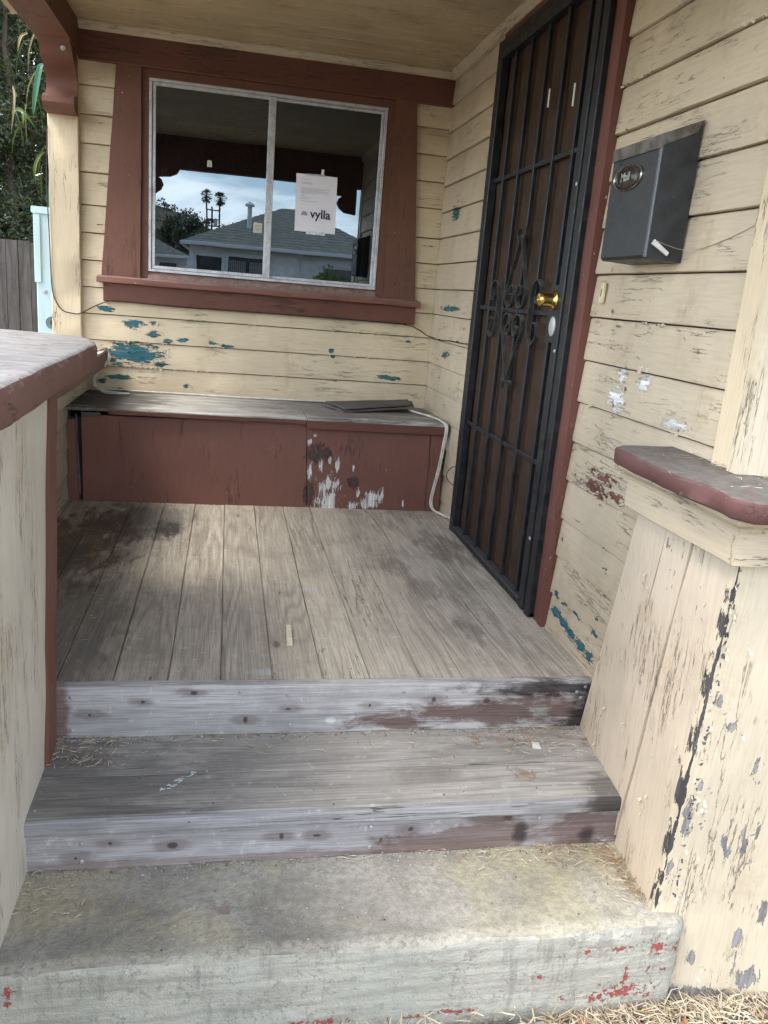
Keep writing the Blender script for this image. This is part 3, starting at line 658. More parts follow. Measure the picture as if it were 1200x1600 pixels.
st = thing('wooden_steps', (-.8, -2.65, -.286), 'two weathered grey wooden risers and a wide board tread below the porch floor', 'steps')
def prism_x(name, prof, x0, x1, mat, n, seed, jit=.002, par=st, **t):
    mb = MB(); mb.sweep(prof, (x0, 0, 0), (0, 1, 0), (0, 0, 1), (1, 0, 0), x1 - x0, n, jit, seed); return obj(name, mb, mat, par, smooth=35, **t)
prism_x('riser_board', [(-2.486, -.146), (-2.486, -.004), (-2.481, .0015), (-2.450, .0015), (-2.450, -.146)], -1.548, -.022, M_riser, 22, 1, .0022, label='riser board stained red brown at its right end')
prism_x('tread_board', [(-2.667, -.150), (-2.665, -.148), (-2.40, -.1475), (-2.40, -.186), (-2.667, -.186)], -1.60, -.03, M_tread, 20, 3, .002)
prism_x('tread_board', [(-2.832, -.154), (-2.826, -.1485), (-2.672, -.148), (-2.670, -.150), (-2.670, -.186), (-2.832, -.184)], -1.60, -.055, M_nose if False else M_tread, 20, 5, .002)
prism_x('nosing_strip', [(-2.846, -.182), (-2.846, -.157), (-2.842, -.1515), (-2.834, -.150), (-2.834, -.185), (-2.842, -.187)], -1.60, -.06, M_nose, 24, 6, .0025)
prism_x('riser_board', [(-2.836, -.284), (-2.836, -.189), (-2.80, -.189), (-2.80, -.284)], -1.60, -.068, M_riser2, 22, 8, .0022, label='lower riser board with dark knots')
for x, z, yy in [(-1.50, -.028, -2.488), (-1.50, -.125, -2.488), (-1.06, -.018, -2.488), (-.93, -.03, -2.488), (-.92, -.12, -2.488), (-.60, -.025, -2.488), (-.07, -.03, -2.488), (-.045, -.015, -2.488), (-.055, -.05, -2.488),
                 (-1.42, -.215, -2.838), (-1.42, -.262, -2.838), (-.74, -.205, -2.838), (-.74, -.262, -2.838), (-.30, -.20, -2.838)]:
    mb = MB(); mb.lathe([(.0052, 0), (.0052, .0012), (.0035, .0026), (.0015, .0022)], (x, yy + .0005, z), (0, -1, 0), 8); obj('screw', mb, M_zinc, st)

# concrete step
mb = MB()
prof = [(-3.128, -.62), (-3.134, -.44), (-3.134, -.318), (-3.1335, -.2975), (-3.128, -.2885), (-3.112, -.2865), (-2.95, -.286), (-2.80, -.286), (-2.80, -.62)]
n = 70; vs = []; x0, x1 = -1.85, -.022
for i in range(n + 1):
    t = i / n; x = x0 + (x1 - x0) * t
    for q, (a, b) in enumerate(prof):
        j = .006; e = 1 if q < 6 else .5
        yy = a + mn.noise((x * 4, q * 1.3, 2)) * j * e + mn.noise((x * 23, q * 2.1, 7)) * .004 * e; zz = b + mn.noise((x * 5, q * 1.7, 9)) * j * .5 + (mn.noise((x * 30, q, 3)) * .003 if q in (3, 4, 5) else 0)
        r = max(0, (x - (x1 - .05)) / .05)             # worn round end
        xx = x
        if r > 0 and q < 6: yy += (1 - math.sqrt(max(0, 1 - r * r))) * .035; 
        if r > 0: zz -= (1 - math.sqrt(max(0, 1 - r * r))) * .012 if q in (3, 4, 5, 6) else 0
        if q == 0: zz = -.62
        vs.append((xx, yy, zz))
k = len(prof); fs = [tuple(range(k)), tuple(range(n * k + k - 1, n * k - 1, -1))]
for i in range(n):
    for q in range(k): fs.append((i * k + q, i * k + (q + 1) % k, (i + 1) * k + (q + 1) % k, (i + 1) * k + q))
mb.add(vs, fs)
obj('concrete_step', mb, M_conc, smooth=50, label='pale worn concrete bottom step with chips of red paint on its front', cat='step')

# ------------------------------------------------------------ bench
bn = thing('porch_bench', (-.95, -.3, 0), 'built in box bench with worn grey lid and red brown front panels under the window', 'bench')
prism_x('lid_board', [(-.60, .440), (-.602, .452), (-.596, .457), (-.335, .458), (-.333, .456), (-.333, .438)], -1.86, -.735, M_lid, 22, 11, .003, bn)
prism_x('lid_board', [(-.330, .438), (-.330, .456), (-.327, .458), (-.016, .460), (-.016, .438)], -1.86, -.016, M_lid, 26, 13, .003, bn)
prism_x('lid_board', [(-.60, .445), (-.601, .462), (-.596, .467), (-.335, .465), (-.333, .462), (-.333, .443)], -.731, -.018, M_lid, 14, 15, .003, bn)
prism_x('lid_edge', [(-.608, .408), (-.608, .447), (-.575, .447), (-.575, .408)], -.735, -.022, M_red, 14, 17, .002, bn)
prism_x('lid_edge', [(-.603, .428), (-.603, .446), (-.575, .446), (-.575, .428)], -1.66, -.738, M_red, 16, 18, .0035, bn)
mb = MB(); mb.slab((-1.783, -.573, .002), (-.712, -.573, -.004), (-.733, -.571, .425), (-1.785, -.573, .415), (0, .02, 0), 12, 5, .002, 1); obj('front_panel', mb, M_benchp, bn, smooth=35, label='plain red brown panel on the left')
mb = MB(); mb.slab((-.708, -.571, -.004), (-.094, -.571, .002), (-.100, -.571, .407), (-.729, -.571, .407), (0, .02, 0), 8, 5, .0015, 3); obj('front_panel', mb, M_benchp, bn, smooth=35, label='red brown panel with paint flaked to white')
mb = MB(); mb.slab((-.091, -.574, .0), (-.018, -.574, .0), (-.030, -.574, .407), (-.097, -.574, .407), (0, .02, 0), 1, 5, .0015, 4); obj('end_board', mb, M_benchp, bn, smooth=35)
mb = MB(); mb.slab((-1.856, -.573, .0), (-1.800, -.573, .0), (-1.812, -.571, .395), (-1.850, -.573, .39), (0, .02, 0), 1, 5, .002, 5); obj('end_board', mb, M_benchp, bn, smooth=35)
mb = MB(); mb.slab((-1.797, -.580, .03), (-1.791, -.580, .03), (-1.806, -.576, .42), (-1.811, -.576, .42), (0, .01, 0), 1, 6, .001, 5); obj('corner_strip', mb, M_scrap, bn)
mb = MB(); mb.slab((-1.785, -.578, .405), (-1.70, -.578, .408), (-1.70, -.578, .428), (-1.785, -.578, .428), (0, .012, 0), 5, 1, .002, 9); obj('bare_cleat', mb, M_scrap, bn)
mb = MB(); mb.box((-1.85, -.55, -.02), (-.03, -.54, .40)); mb.box((-1.85, -.54, .0), (-1.84, 0, .43)); obj('bench_box', mb, M_dark, bn)

# low side wall of the porch behind the left pier
rw = thing('rail_wall', (-1.95, -1.3, 0), 'low cream siding wall with teal showing, left side of the porch floor', 'wall')
for i, (a, b) in enumerate([(.0, .122), (.122, .246), (.246, .37), (.37, .493)]):
    mb = MB(); lap(mb, (-1.862, -2.6, 0), (1, 0, 0), (0, 1, 0), 2.585, a, b, 24, i * 7.7); obj('siding_board', mb, M_rail, rw, smooth=35)
mb = MB(); mb.box((-2.1, -2.6, -.5), (-1.874, -.01, .58)); obj('wall_core', mb, M_under, rw)
mb = MB(); mb.sweep([(-1.800, .495), (-1.798, .499), (-1.798, .585), (-1.873, .585), (-1.873, .495)], (0, -2.6, 0), (1, 0, 0), (0, 0, 1), (0, 1, 0), 2.585, 18, .002, 2); obj('rail_frieze', mb, M_rail, rw, smooth=35)
mb = MB(); mb.sweep([(-1.740, .592), (-1.738, .600), (-1.738, .668), (-1.744, .676), (-2.13, .680), (-2.13, .590)], (0, -2.6, 0), (1, 0, 0), (0, 0, 1), (0, 1, 0), 2.56, 20, .003, 5); obj('rail_cap', mb, painted('worn_rail_cap', (.20, .12, .09), 'y', peel=.1, under=(.4, .36, .32), dirt=.5, dirt_col=(.7, .7, .7), top_wear=(.55, .5, .44)), rw, smooth=35)

# ------------------------------------------------------------ left pier (near)
lp = thing('porch_pier', (-1.9, -3.4, -.5), 'low pier of greyish cream vertical boards under a bleached cap, left of the steps', 'pier')
XF = -1.541
def lpt(yt, zt, yb, zb): return (yt, zt, yb, zb)
edges = [(-2.395, -2.50), (-2.482, -2.605), (-2.782, -2.895), (-3.08, -3.21), (-3.38, -3.52), (-3.75, -3.9)]     # y at z=.79 and at z=-.03
def epoint(e, z, x=XF): t = (.79 - z) / .82; return (x, edges[e][0] + (edges[e][1] - edges[e][0]) * t, z)
for e in range(5):
    o = .007 if e == 0 else 0
    mb = MB(); a = epoint(e + 1, -.6); b = epoint(e, -.6); c = epoint(e, .796); d = epoint(e + 1, .796)
    gq = .0022
    pts = [Vector(p) + Vector((o, sg * gq, 0)) for p, sg in ((a, 1), (b, -1), (c, -1), (d, 1))]
    mb.slab(*pts, (-.02, 0, 0), 2, 22, .003, e * 4)
    obj('corner_trim' if e == 0 else 'vertical_board', mb, M_redz if e == 0 else M_pier_l, lp, smooth=35)
mb = MB(); mb.slab(epoint(5, -.6, XF - .022), epoint(0, -.6, XF - .022), epoint(0, .8, XF - .022), epoint(5, .8, XF - .022), (-.55, 0, 0), 1, 1)
obj('pier_core', mb, M_under, lp)
mb = MB(); a = [(XF - .01, *epoint(0, z)[1:]) for z in (-.6, .8)]
mb.slab((XF - .02, a[0][1] + .012, -.6), (-2.1, a[0][1] + .012, -.6), (-2.1, a[1][1] + .012, .8), (XF - .02, a[1][1] + .012, .8), (0, -.02, 0), 1, 6, .001); obj('back_board', mb, M_rail, lp)
def cap_mesh(poly, z0, z1, seed, jit=.004, rnd_edge=.012):
    """thick cap: polygon outline resampled, rounded top and bottom arris"""
    P = [Vector((p[0], p[1], 0)) for p in poly]; out = []
    for a, b in zip(P, P[1:] + P[:1]):
        n = max(2, int((b - a).length / .03))
        for i in range(n): out.append(a + (b - a) * i / n)
    c = sum(out, Vector()) / len(out); rings = [(rnd_edge * .6, z0), (0, z0 + rnd_edge * .6), (0, z1 - rnd_edge), (rnd_edge * .35, z1 - rnd_edge * .3), (rnd_edge * 1.1, z1)]
    vs = []; k = len(out)
    for ins, z in rings:
        for q in range(k):
            p = out[q]; t = (out[(q + 1) % k] - out[q - 1]).normalized(); nrm = Vector((-t.y, t.x, 0))
            if nrm.dot(c - p) < 0: nrm = -nrm
            d = ins + mn.noise((p.x * 13 + seed, p.y * 13, z * 20)) * jit + mn.noise((p.x * 50 + seed, p.y * 50, z * 30)) * jit * .4
            zz = z + mn.noise((p.x * 6, p.y * 6 + seed, 4)) * jit * .8
            vs.append((p.x + nrm.x * d, p.y + nrm.y * d, zz))
    fs = [tuple(range(k)), tuple(range(5 * k - 1, 4 * k - 1, -1))]
    for i in range(4):
        for q in range(k): fs.append((i * k + q, i * k + (q + 1) % k, (i + 1) * k + (q + 1) % k, (i + 1) * k + q))
    m = MB(); m.add(vs, fs); return m
obj('pier_cap', cap_mesh([(-1.475, -4.3), (-1.475, -2.24), (-1.478, -2.14), (-1.495, -2.03), (-1.54, -1.93), (-1.70, -1.84), (-1.95, -1.80), (-2.25, -1.80), (-2.25, -4.3)], .797, .872, 4, .004, .016), M_cap_l, lp, smooth=50)
mb = MB(); mb.sweep([(-1.70, .70), (-1.70, .797), (-2.2, .797), (-2.2, .70)], (0, -2.40, 0), (1, 0, 0), (0, 0, 1), (0, 1, 0), .5, 2); obj('cap_block', mb, M_rail, lp)

# ------------------------------------------------------------ right pier with column
rp = thing('porch_pier', (.1, -2.9, -.5), 'battered cream pier with peeling front and red edged grey cap, right of the steps', 'pier')
def pin(u, z):      # inner face: u 0 back .. 1 front
    t = (.60 - z) / .886
    yb = -2.725 + .275 * t; yf = -3.130 + .055 * t
    xb = -.098 + .062 * t; xf = -.100 - .002 * t
    return Vector((xb + (xf - xb) * u, yb + (yf - yb) * u, z))
us = [0, .36, .62, 1.0]
for i in range(3):
    mb = MB(); a, b = us[i] + .006, us[i + 1] - .006; o = Vector((-.003 * (i % 2) - .0, 0, 0))
    mb.slab(pin(b, -.60) + o, pin(a, -.60) + o, pin(a, .606) + o, pin(b, .606) + o, (.02, 0, 0), 3, 24, .0035, i * 3.3)
    obj('vertical_board', mb, M_pier_in, rp, smooth=35)
mb = MB(); mb.slab(pin(1, -.62) + Vector((-.001, -.012, 0)), (.62, -3.21, -.62), (.50, -3.17, .606), pin(1, .606) + Vector((-.001, -.012, 0)), (0, .02, 0), 14, 26, .0045, 7)
obj('front_board', mb, M_pier_fr, rp, smooth=35)
mb = MB(); mb.box((-.005, -3.07, -.6), (.55, -2.74, .60)); obj('pier_core', mb, M_under, rp)
mb = MB(); mb.slab(pin(0, -.6) + Vector((.001, .004, 0)), (.012, -2.38, -.6), (.012, -2.70, .606), pin(0, .606) + Vector((.001, .004, 0)), (0, -.02, 0), 1, 10, .002); obj('back_board', mb, M_pier_in, rp)
# frieze, bed mould, cap
mb = MB(); mb.slab((-.130, -3.168, .603), (-.130, -2.700, .603), (-.130, -2.700, .672), (-.130, -3.168, .672), (.02, 0, 0), 12, 1, .002, 2); obj('frieze_board', mb, M_trimcy, rp, smooth=35)
mb = MB(); mb.slab((-.131, -3.170, .603), (.56, -3.20, .603), (.56, -3.20, .672), (-.131, -3.170, .672), (0, .02, 0), 12, 1, .002, 6); obj('frieze_board', mb, M_trimc, rp, smooth=35)
pm = [(.0, .672), (.005, .673), (.007, .680), (.014, .687), (.025, .691), (.030, .697), (.030, .705), (-.02, .705), (-.02, .672)]
mb = MB(); vs = []; NB = 14
path = [(-.131, -2.70 - .47 * i / NB, 1, 0) for i in range(NB)] + [(-.131, -3.170, 1, 1)] + [(-.131 + .69 * i / NB, -3.170 - .03 * i / NB, 0, 1) for i in range(1, NB + 1)]
for (px_, py_, fx, fy) in path:
    for q, (d, z) in enumerate(pm): vs.append((px_ - d * fx + mn.noise((py_ * 8, px_ * 8, q)) * .0008, py_ - d * fy, z + mn.noise((py_ * 9, px_ * 9, q * 2.)) * .0008))
kq = len(pm); nn_ = len(path)
mb.add(vs, [tuple(range(kq)), tuple(range(nn_ * kq - 1, nn_ * kq - kq - 1, -1))] + [(i * kq + q, i * kq + (q + 1) % kq, (i + 1) * kq + (q + 1) % kq, (i + 1) * kq + q) for i in range(nn_ - 1) for q in range(kq)])
obj('bed_moulding', mb, M_trimcy, rp, smooth=30)
obj('pier_cap', cap_mesh([(-.186, -2.715), (-.188, -3.20), (-.150, -3.235), (.60, -3.27), (.60, -2.66), (-.001, -2.66), (-.160, -2.685)], .709, .752, 9, .009, .008), M_cap, rp, smooth=50)
# column on the pier
mb = MB(); mb.slab((-.022, -2.965, .752), (-.022, -2.868, .752), (-.018, -2.866, 2.15), (-.018, -2.94, 2.15), (.3, 0, 0), 2, 26, .003, 1); obj('column_board', mb, M_post, rp, smooth=35)
mb = MB(); mb.slab((-.045, -3.0, .752), (.40, -3.0, .752), (.36, -2.98, 2.15), (-.010, -2.98, 2.15), (0, .034, 0), 6, 26, .003, 5)
obj('column_board', mb, painted('column_front_paint', (.56, .48, .35), 'z', peel=.12, under=(.55, .56, .6), dirt=.35), rp, smooth=35)

# curled paint flakes standing off the boards round the bare spots
def flakes(name, spots, ax, out, n, seed, mat, par, smin=.004, smax=.013, vertical=False):
    r = random.Random(seed); mb = MB(); O = Vector(out)
    U = Vector((1, 0, 0)) if ax == 'y' else Vector((0, 1, 0)); Z = Vector((0, 0, 1))
    for i in range(n):
        a, b, ra, rb, w = r.choices(spots, [max(.02, s_[2] + s_[3]) for s_ in spots])[0]
        t = r.uniform(0, 6.28); k_ = r.uniform(.9, 1.5)
        c = (Vector((a, w, b)) if ax == 'y' else Vector((w, a, b))) + U * math.cos(t) * ra * k_ + Z * math.sin(t) * rb * k_
        th = r.gauss(0, .35) + (math.pi / 2 if vertical else 0) + (math.pi if r.random() < .5 else 0)
        u = U * math.cos(th) + Z * math.sin(th); v = u.cross(O); l = r.uniform(smin, smax); wd = l * r.uniform(.3, .7); cu_ = r.uniform(.25, .8)
        vs = []
        for q in range(4):
            f = q / 3; lift = O * (.0012 + l * cu_ * f * f); ww_ = wd * (1 - .5 * f * r.random())
            vs += [c + u * l * f + v * ww_ * r.uniform(.6, 1) + lift, c + u * l * f - v * ww_ * r.uniform(.6, 1) + lift]
        mb.add(vs, [(0, 1, 3, 2), (2, 3, 5, 4), (4, 5, 7, 6)])
    return obj(name, mb, mat, par, fix=False, kind='stuff')
rr = random.Random(77)
flakes('paint_flakes', addw(BW + [(rr.uniform(-1.8, -.1), rr.choice(zs[1:5]) + .005, .06, .004) for _ in range(16)], -.011), 'y', (0, -1, 0), 330, 1, M_back, ww)
flakes('paint_flakes', addw(DWt + DWr + DWw + [(rr.uniform(-2.8, -2.1), rr.choice(zb[1:14]) + .005, .05, .004) for _ in range(16)], -.011), 'x', (-1, 0, 0), 300, 2, M_doorwall, dw)
flakes('paint_flakes', addw([(p[0], p[1], p[2], p[3]) for p in PF + PFC] + [(rr.uniform(-.08, .3), rr.uniform(-.5, .55), .01, .03) for _ in range(14)], -3.146), 'y', (0, -1, 0), 200, 3, M_pier_fr, rp, .004, .011, True)
fl_ = []
for _ in range(26):
    p_ = pin(rr.uniform(.08, .97), rr.uniform(-.15, .56)); fl_.append((p_.y, p_.z, .006, .02, p_.x - .002))
flakes('paint_flakes', fl_, 'x', (-1, 0, 0), 50, 4, M_pier_in, rp, .003, .008, True)

# ------------------------------------------------------------ security door
sdv = thing('security_door', (-.03, -1.46, .0), 'black iron security door with scrollwork, vertical bars and brown mesh', 'door')
XD = -.036
mb = MB()
mb.cbox((-.052, -2.000, .004), (-.006, -1.955, 2.112), .003); mb.cbox((-.052, -.935, .004), (-.006, -.906, 2.112), .003)
mb.cbox((-.052, -1.955, 2.075), (-.006, -.935, 2.112), .003)
obj('outer_frame', mb, M_black, sdv)
mb = MB()
mb.cbox((-.058, -1.950, .012), (-.022, -1.905, 2.070), .003); mb.cbox((-.058, -.985, .012), (-.022, -.940, 2.070), .003)
mb.cbox((-.058, -1.905, .012), (-.022, -.985, .040), .003); mb.cbox((-.058, -1.905, 2.035), (-.022, -.985, 2.070), .003)
obj('leaf_frame', mb, M_black, sdv)
by = [-1.120 - .1775 * k for k in range(5)]
bz = {4: [(.04, .955), (1.142, 2.035)]}
for k_, yb in enumerate(by):
    mb = MB()
    for (a, b) in bz.get(k_, [(.04, 2.035)]): mb.cbox((XD - .008, yb - .008, a), (XD + .008, yb + .008, b), .002)
    obj('bar', mb, M_black, sdv)
for z, a, b in ((.535, -1.905, -.985), (1.047, -1.905, -.985), (1.565, -1.905, -.985)):
    mb = MB(); mb.cbox((XD - .004, a, z - .008), (XD + .006, b, z + .008), .0015); obj('crossbar', mb, M_black, sdv)
# scrolls, flat bar bent in the plane of the door
YC = -1.490; ZC = 1.047; XS = -.056
def scroll_pts(pts): return [(XS, y_, z_) for (y_, z_) in pts]
def spiral(yc, zc, r0, r1, a0, a1, n=16):
    return [(yc + (r0 + (r1 - r0) * i / n) * math.cos(a0 + (a1 - a0) * i / n), zc + (r0 + (r1 - r0) * i / n) * math.sin(a0 + (a1 - a0) * i / n)) for i in range(n + 1)]
for sv in (1, -1):
    for sh in (1, -1):
        # long lance bar: outward curl at the tip, out to the shoulder, in and round to a small curl near the middle bar
        tip = [(YC + sh * .040, ZC + sv * .300), (YC + sh * .044, ZC + sv * .275), (YC + sh * .030, ZC + sv * .262), (YC + sh * .012, ZC + sv * .272), (YC + sh * .010, ZC + sv * .255)]
        body = [(YC + sh * .045, ZC + sv * .190), (YC + sh * .090, ZC + sv * .110), (YC + sh * .112, ZC + sv * .065), (YC + sh * .100, ZC + sv * .028), (YC + sh * .066, ZC + sv * .012)]
        cur = [(YC + sh * .030, ZC + sv * .024), (YC + sh * .014, ZC + sv * .058), (YC + sh * .030, ZC + sv * .090), (YC + sh * .056, ZC + sv * .086), (YC + sh * .060, ZC + sv * .064), (YC + sh * .044, ZC + sv * .056)]
        pts = spline([(XS, a, b) for a, b in tip + body + cur], 5)
        mb = MB(); mb.ribbon(pts, (.016, 0, 0), .0045); obj('scroll', mb, M_blackd, sdv, smooth=50)
for sh, yb in ((-1, by[3]), (1, by[1])):
    a = [(yb + sh * .052, ZC + .058), (yb + sh * .062, ZC + .038), (yb + sh * .084, ZC + .036), (yb + sh * .102, ZC + .058), (yb + sh * .098, ZC + .090), (yb + sh * .066, ZC + .112), (yb + sh * .030, ZC + .100), (yb + sh * .012, ZC + .06), (yb + sh * .009, ZC)]
    full = a + [(q, 2 * ZC - z_) for q, z_ in reversed(a[:-1])]
    mb = MB(); mb.ribbon(spline([(XS, p, q) for p, q in full], 5), (.016, 0, 0), .0045); obj('scroll', mb, M_blackd, sdv, smooth=50)
# lock box, knob, disc
mb = MB(); mb.cbox((-.060, -1.955, .955), (-.020, -1.845, 1.142), .003); lk = obj('lock_plate', mb, M_black, sdv)
mb = MB(); mb.lathe([(.033, 0), (.033, .004), (.027, .007), (.0225, .012), (.021, .030), (.0235, .044), (.023, .052), (.019, .057), (.011, .058), (.0105, .055), (.003, .055)], (-.060, -1.890, 1.092), (-1, 0, 0), 28); obj('knob', mb, M_brass, sdv, smooth=35)
mb = MB(); mb.lathe([(.026, 0), (.026, .003), (.021, .0055), (.012, .0065)], (-.060, -1.902, 1.008), (-1, 0, 0), 28, 1.25); obj('lock_disc', mb, M_silver, sdv, smooth=35)
for yq, zq in ((-1.945, .93), (-1.945, .28), (-1.945, 1.45)):
    mb = MB(); mb.lathe([(.007, 0), (.0065, .003), (.003, .0045)], (-.058, yq, zq), (-1, 0, 0), 10); obj('bolt', mb, M_zinc, sdv)
# brown mesh and solid door behind
g = G('brown_screen')
w1 = g.noise(g.pos, 7, 5, .65); fine = g.noise(g.pos, 420, 2, .5)
col = g.mix(g.ss(w1, .3, .7), (.036, .021, .013), (.058, .035, .021)); col = g.mix(g.ss(fine, .4, .6, 0, .35), col, (.06, .035, .02))
M_screen = g.done(g.bsdf(col, .75, g.bump(g.m('ADD', fine, g.m('MULTIPLY', w1, 3.)), .0018, .8), 0, .2))
mb = MB(); mb.slab((-.018, -1.93, .02), (-.018, -.96, .02), (-.018, -.96, 2.06), (-.018, -1.93, 2.06), (.004, 0, 0), 10, 20, .006, 2); obj('mesh_screen', mb, M_screen, sdv, smooth=60)
mb = MB()
for a, b, c, d in ((-1.835, 1.20, -1.83, 1.24),): pass
for yq, zq, hh in ((-1.56, 1.775, .032), (-1.79, 1.74, .036)):
    mb = MB(); mb.slab((XD - .0095, yq - .006, zq - hh), (XD - .0095, yq + .007, zq - hh + .004), (XD - .0095, yq + .009, zq + hh), (XD - .0095, yq - .004, zq + hh - .003), (.001, 0, 0)); obj('tape_scrap', mb, M_white, sdv)

# ------------------------------------------------------------ mailbox
mbx = thing('mailbox', (-.05, -2.33, 1.2), 'dark grey wall mailbox with oval Mail badge beside the door', 'mailbox')
M_mail = dusty_metal('mailbox_metal', (.017, .018, .019), (.055, .054, .052), .3, .38, 0.)
M_mtop = dusty_metal('mailbox_lid_metal', (.11, .095, .080), (.26, .24, .21), .5, .36, .6)
ya, yb_ = -2.575, -2.315
mb = MB()
prof = [(-.112, 1.212), (-.106, 1.204), (-.016, 1.200), (-.016, 1.525), (-.112, 1.487)]
mb.sweep(prof, (0, ya, 0), (1, 0, 0), (0, 0, 1), (0, 1, 0), yb_ - ya, 1)
o = obj('box_body', mb, M_mail, mbx)
mb = MB(); mb.sweep([(-.1165, 1.458), (-.1165, 1.489), (-.014, 1.5305), (-.014, 1.5275), (-.1135, 1.4865), (-.1135, 1.458)], (0, ya - .002, 0), (1, 0, 0), (0, 0, 1), (0, 1, 0), yb_ - ya + .004, 1)
mb.slab((-.113, ya - .0035, 1.463), (-.030, ya - .0035, 1.500), (-.016, ya - .0035, 1.528), (-.1155, ya - .0035, 1.488), (0, .002, 0)); obj('lid', mb, M_mtop, mbx)
mb = MB(); mb.cbox((-.1145, ya - .001, 1.207), (-.109, ya + .012, 1.463), .002); obj('edge_fold', mb, dusty_metal('mailbox_edge_metal', (.09, .1, .11), (.16, .16, .16), .3, .3, .3), mbx)
mb = MB(); mb.lathe([(.076, 0), (.076, .004), (.070, .006), (.066, .004), (.060, .0035), (.045, .0075), (.001, .0095)], (-.112, -2.418, 1.408), (-1, 0, 0), 40, .40); bd = obj('badge', mb, dusty_metal('badge_metal', (.06, .055, .045), (.2, .19, .17), .2, .22, .8), mbx, smooth=40)
mb = MB(); mb.lathe([(.079, 0), (.079, .005), (.076, .0065), (.073, .005), (.073, 0)], (-.112, -2.418, 1.408), (-1, 0, 0), 40, .41); obj('badge_rim', mb, plain('rim_metal', (.45, .43, .38), .3, .9, .1), bd, smooth=40)
def text_mesh(name, s, size, mat, M, parent, ext=.0006, bold=0.):
    cu_ = bpy.data.curves.new(name, 'FONT'); cu_.body = s; cu_.size = size; cu_.extrude = ext; cu_.align_x = 'CENTER'; cu_.align_y = 'CENTER'; cu_.offset = bold; cu_.resolution_u = 4
    to = bpy.data.objects.new(name, cu_); C.objects.link(to)
    dg = bpy.context.evaluated_depsgraph_get(); me = bpy.data.meshes.new_from_object(to.evaluated_get(dg)); bpy.data.objects.remove(to)
    me.transform(M); me.materials.clear(); me.materials.append(mat)
    o = bpy.data.objects.new(name, me); C.objects.link(o)
    if parent is not None: o.parent = parent; o.matrix_parent_inverse = world_of(parent).inverted()
    return o
# faces -X: text x axis = -Y, text y axis = Z
MX = Matrix(((0, 0, -1, -.1232), (-1, 0, 0, -2.420), (0, 1, 0, 1.408), (0, 0, 0, 1)))
text_mesh('lettering', 'Mail', .030, plain('letter_metal', (.62, .60, .54), .3, .7, .1), MX, bd, .0012, .0004)
# white clip with its string
clp = thing('pen_clip', (-.09, -2.585, 1.235), 'small white plastic clip tied by a thin string on the mailbox side', 'clip')
mb = MB(); mb.slab((-.060, -2.584, 1.213), (-.056, -2.584, 1.221), (-.098, -2.584, 1.249), (-.104, -2.584, 1.238), (0, .007, 0), 1, 4, .0005); obj('clip_body', mb, M_white, clp)
mb = MB(); mb.tube(spline([(-.096, -2.584, 1.2465), (-.07, -2.60, 1.236), (-.035, -2.61, 1.229), (-.015, -2.66, 1.232), (-.012, -2.76, 1.25), (-.012, -2.87, 1.278)], 5), .0007, 4); obj('string', mb, plain('tan_string', (.30, .25, .18), .8), clp)
# chime button plate
bp_ = thing('bell_plate', (-.016, -2.155, 1.12), 'small ivory doorbell plate with its button missing', 'doorbell')
mb = MB(); mb.cbox((-.022, -2.168, 1.094), (-.012, -2.145, 1.152), .002); obj('plate', mb, M_ivory, bp_)
mb = MB(); mb.cbox((-.0235, -2.160, 1.112), (-.0215, -2.153, 1.134), .0005); obj('slot', mb, plain('slot_brown', (.25, .19, .10), .6), bp_)

# ------------------------------------------------------------ notice on the window
pap = thing('paper_notice', (-.69, -.001, 1.36), 'white printed letter with grey half circle logo taped to the right window pane', 'notice')
M_paper = plain('paper', (.80, .79, .84), .7, 0, .02, 8, .0002, .2)
mb = MB(); mb.slab((-.7955, .0135, 1.357), (-.581, .0135, 1.357), (-.5855, .0128, 1.641), (-.800, .0135, 1.641), (0, .0006, 0), 6, 6, .0009, 3); obj('sheet', mb, M_paper, pap, smooth=60)
M_ink = plain('navy_ink', (.035, .035, .075), .7, 0, .02); M_inkg = plain('grey_ink', (.33, .33, .36), .7, 0, .02); M_inkl = plain('pale_ink', (.42, .42, .47), .7, 0, .05)
YP = .0112
MY = Matrix(((1, 0, 0, -.664), (0, 0, -1, YP), (0, 1, 0, 1.4475), (0, 0, 0, 1)))
text_mesh('lettering', 'vylla', .062, M_ink, MY, pap, .0002, .0011)
mb = MB(); n = 20; mb.add([(-.749 + .0175 * math.cos(math.pi * i / n), YP, 1.438 + .0215 * math.sin(math.pi * i / n)) for i in range(n + 1)] + [(-.749 + .0175 * math.cos(math.pi * i / n), YP + .0004, 1.438 + .0215 * math.sin(math.pi * i / n)) for i in range(n + 1)],
    [tuple(range(n, -1, -1)), tuple(range(n + 1, 2 * n + 2))] + [(i, i + 1, i + n + 2, i + n + 1) for i in range(n)]); obj('half_circle_logo', mb, M_inkg, pap)
mb = MB()
r2 = random.Random(3)
for z, x0, x1 in [(1.614, -.772, -.732), (1.599, -.770, -.716), (1.594, -.770, -.714), (1.572, -.772, -.618), (1.5655, -.772, -.645), (1.559, -.772, -.624), (1.5525, -.772, -.626), (1.546, -.772, -.692), (1.534, -.772, -.748), (1.5255, -.772, -.718), (1.519, -.772, -.735), (1.5085, -.772, -.682)]:
    x = x0
    while x < x1:
        w = r2.uniform(.003, .011); mb.box((x, YP, z), (min(x + w, x1), YP + .0004, z + .0022)); x += w + .0018
obj('print_lines', mb, M_inkl, pap)
gt = G('clear_tape'); M_tape = gt.done(gt.bsdf((.75, .78, .82), .2, None, 0, .6))
mb = MB(); mb.slab((-.672, .0105, 1.60), (-.660, .0105, 1.60), (-.656, .0125, 1.672), (-.670, .0125, 1.672), (0, .0003, 0), 1, 5, .001)
obj('tape', mb, M_paper, pap)
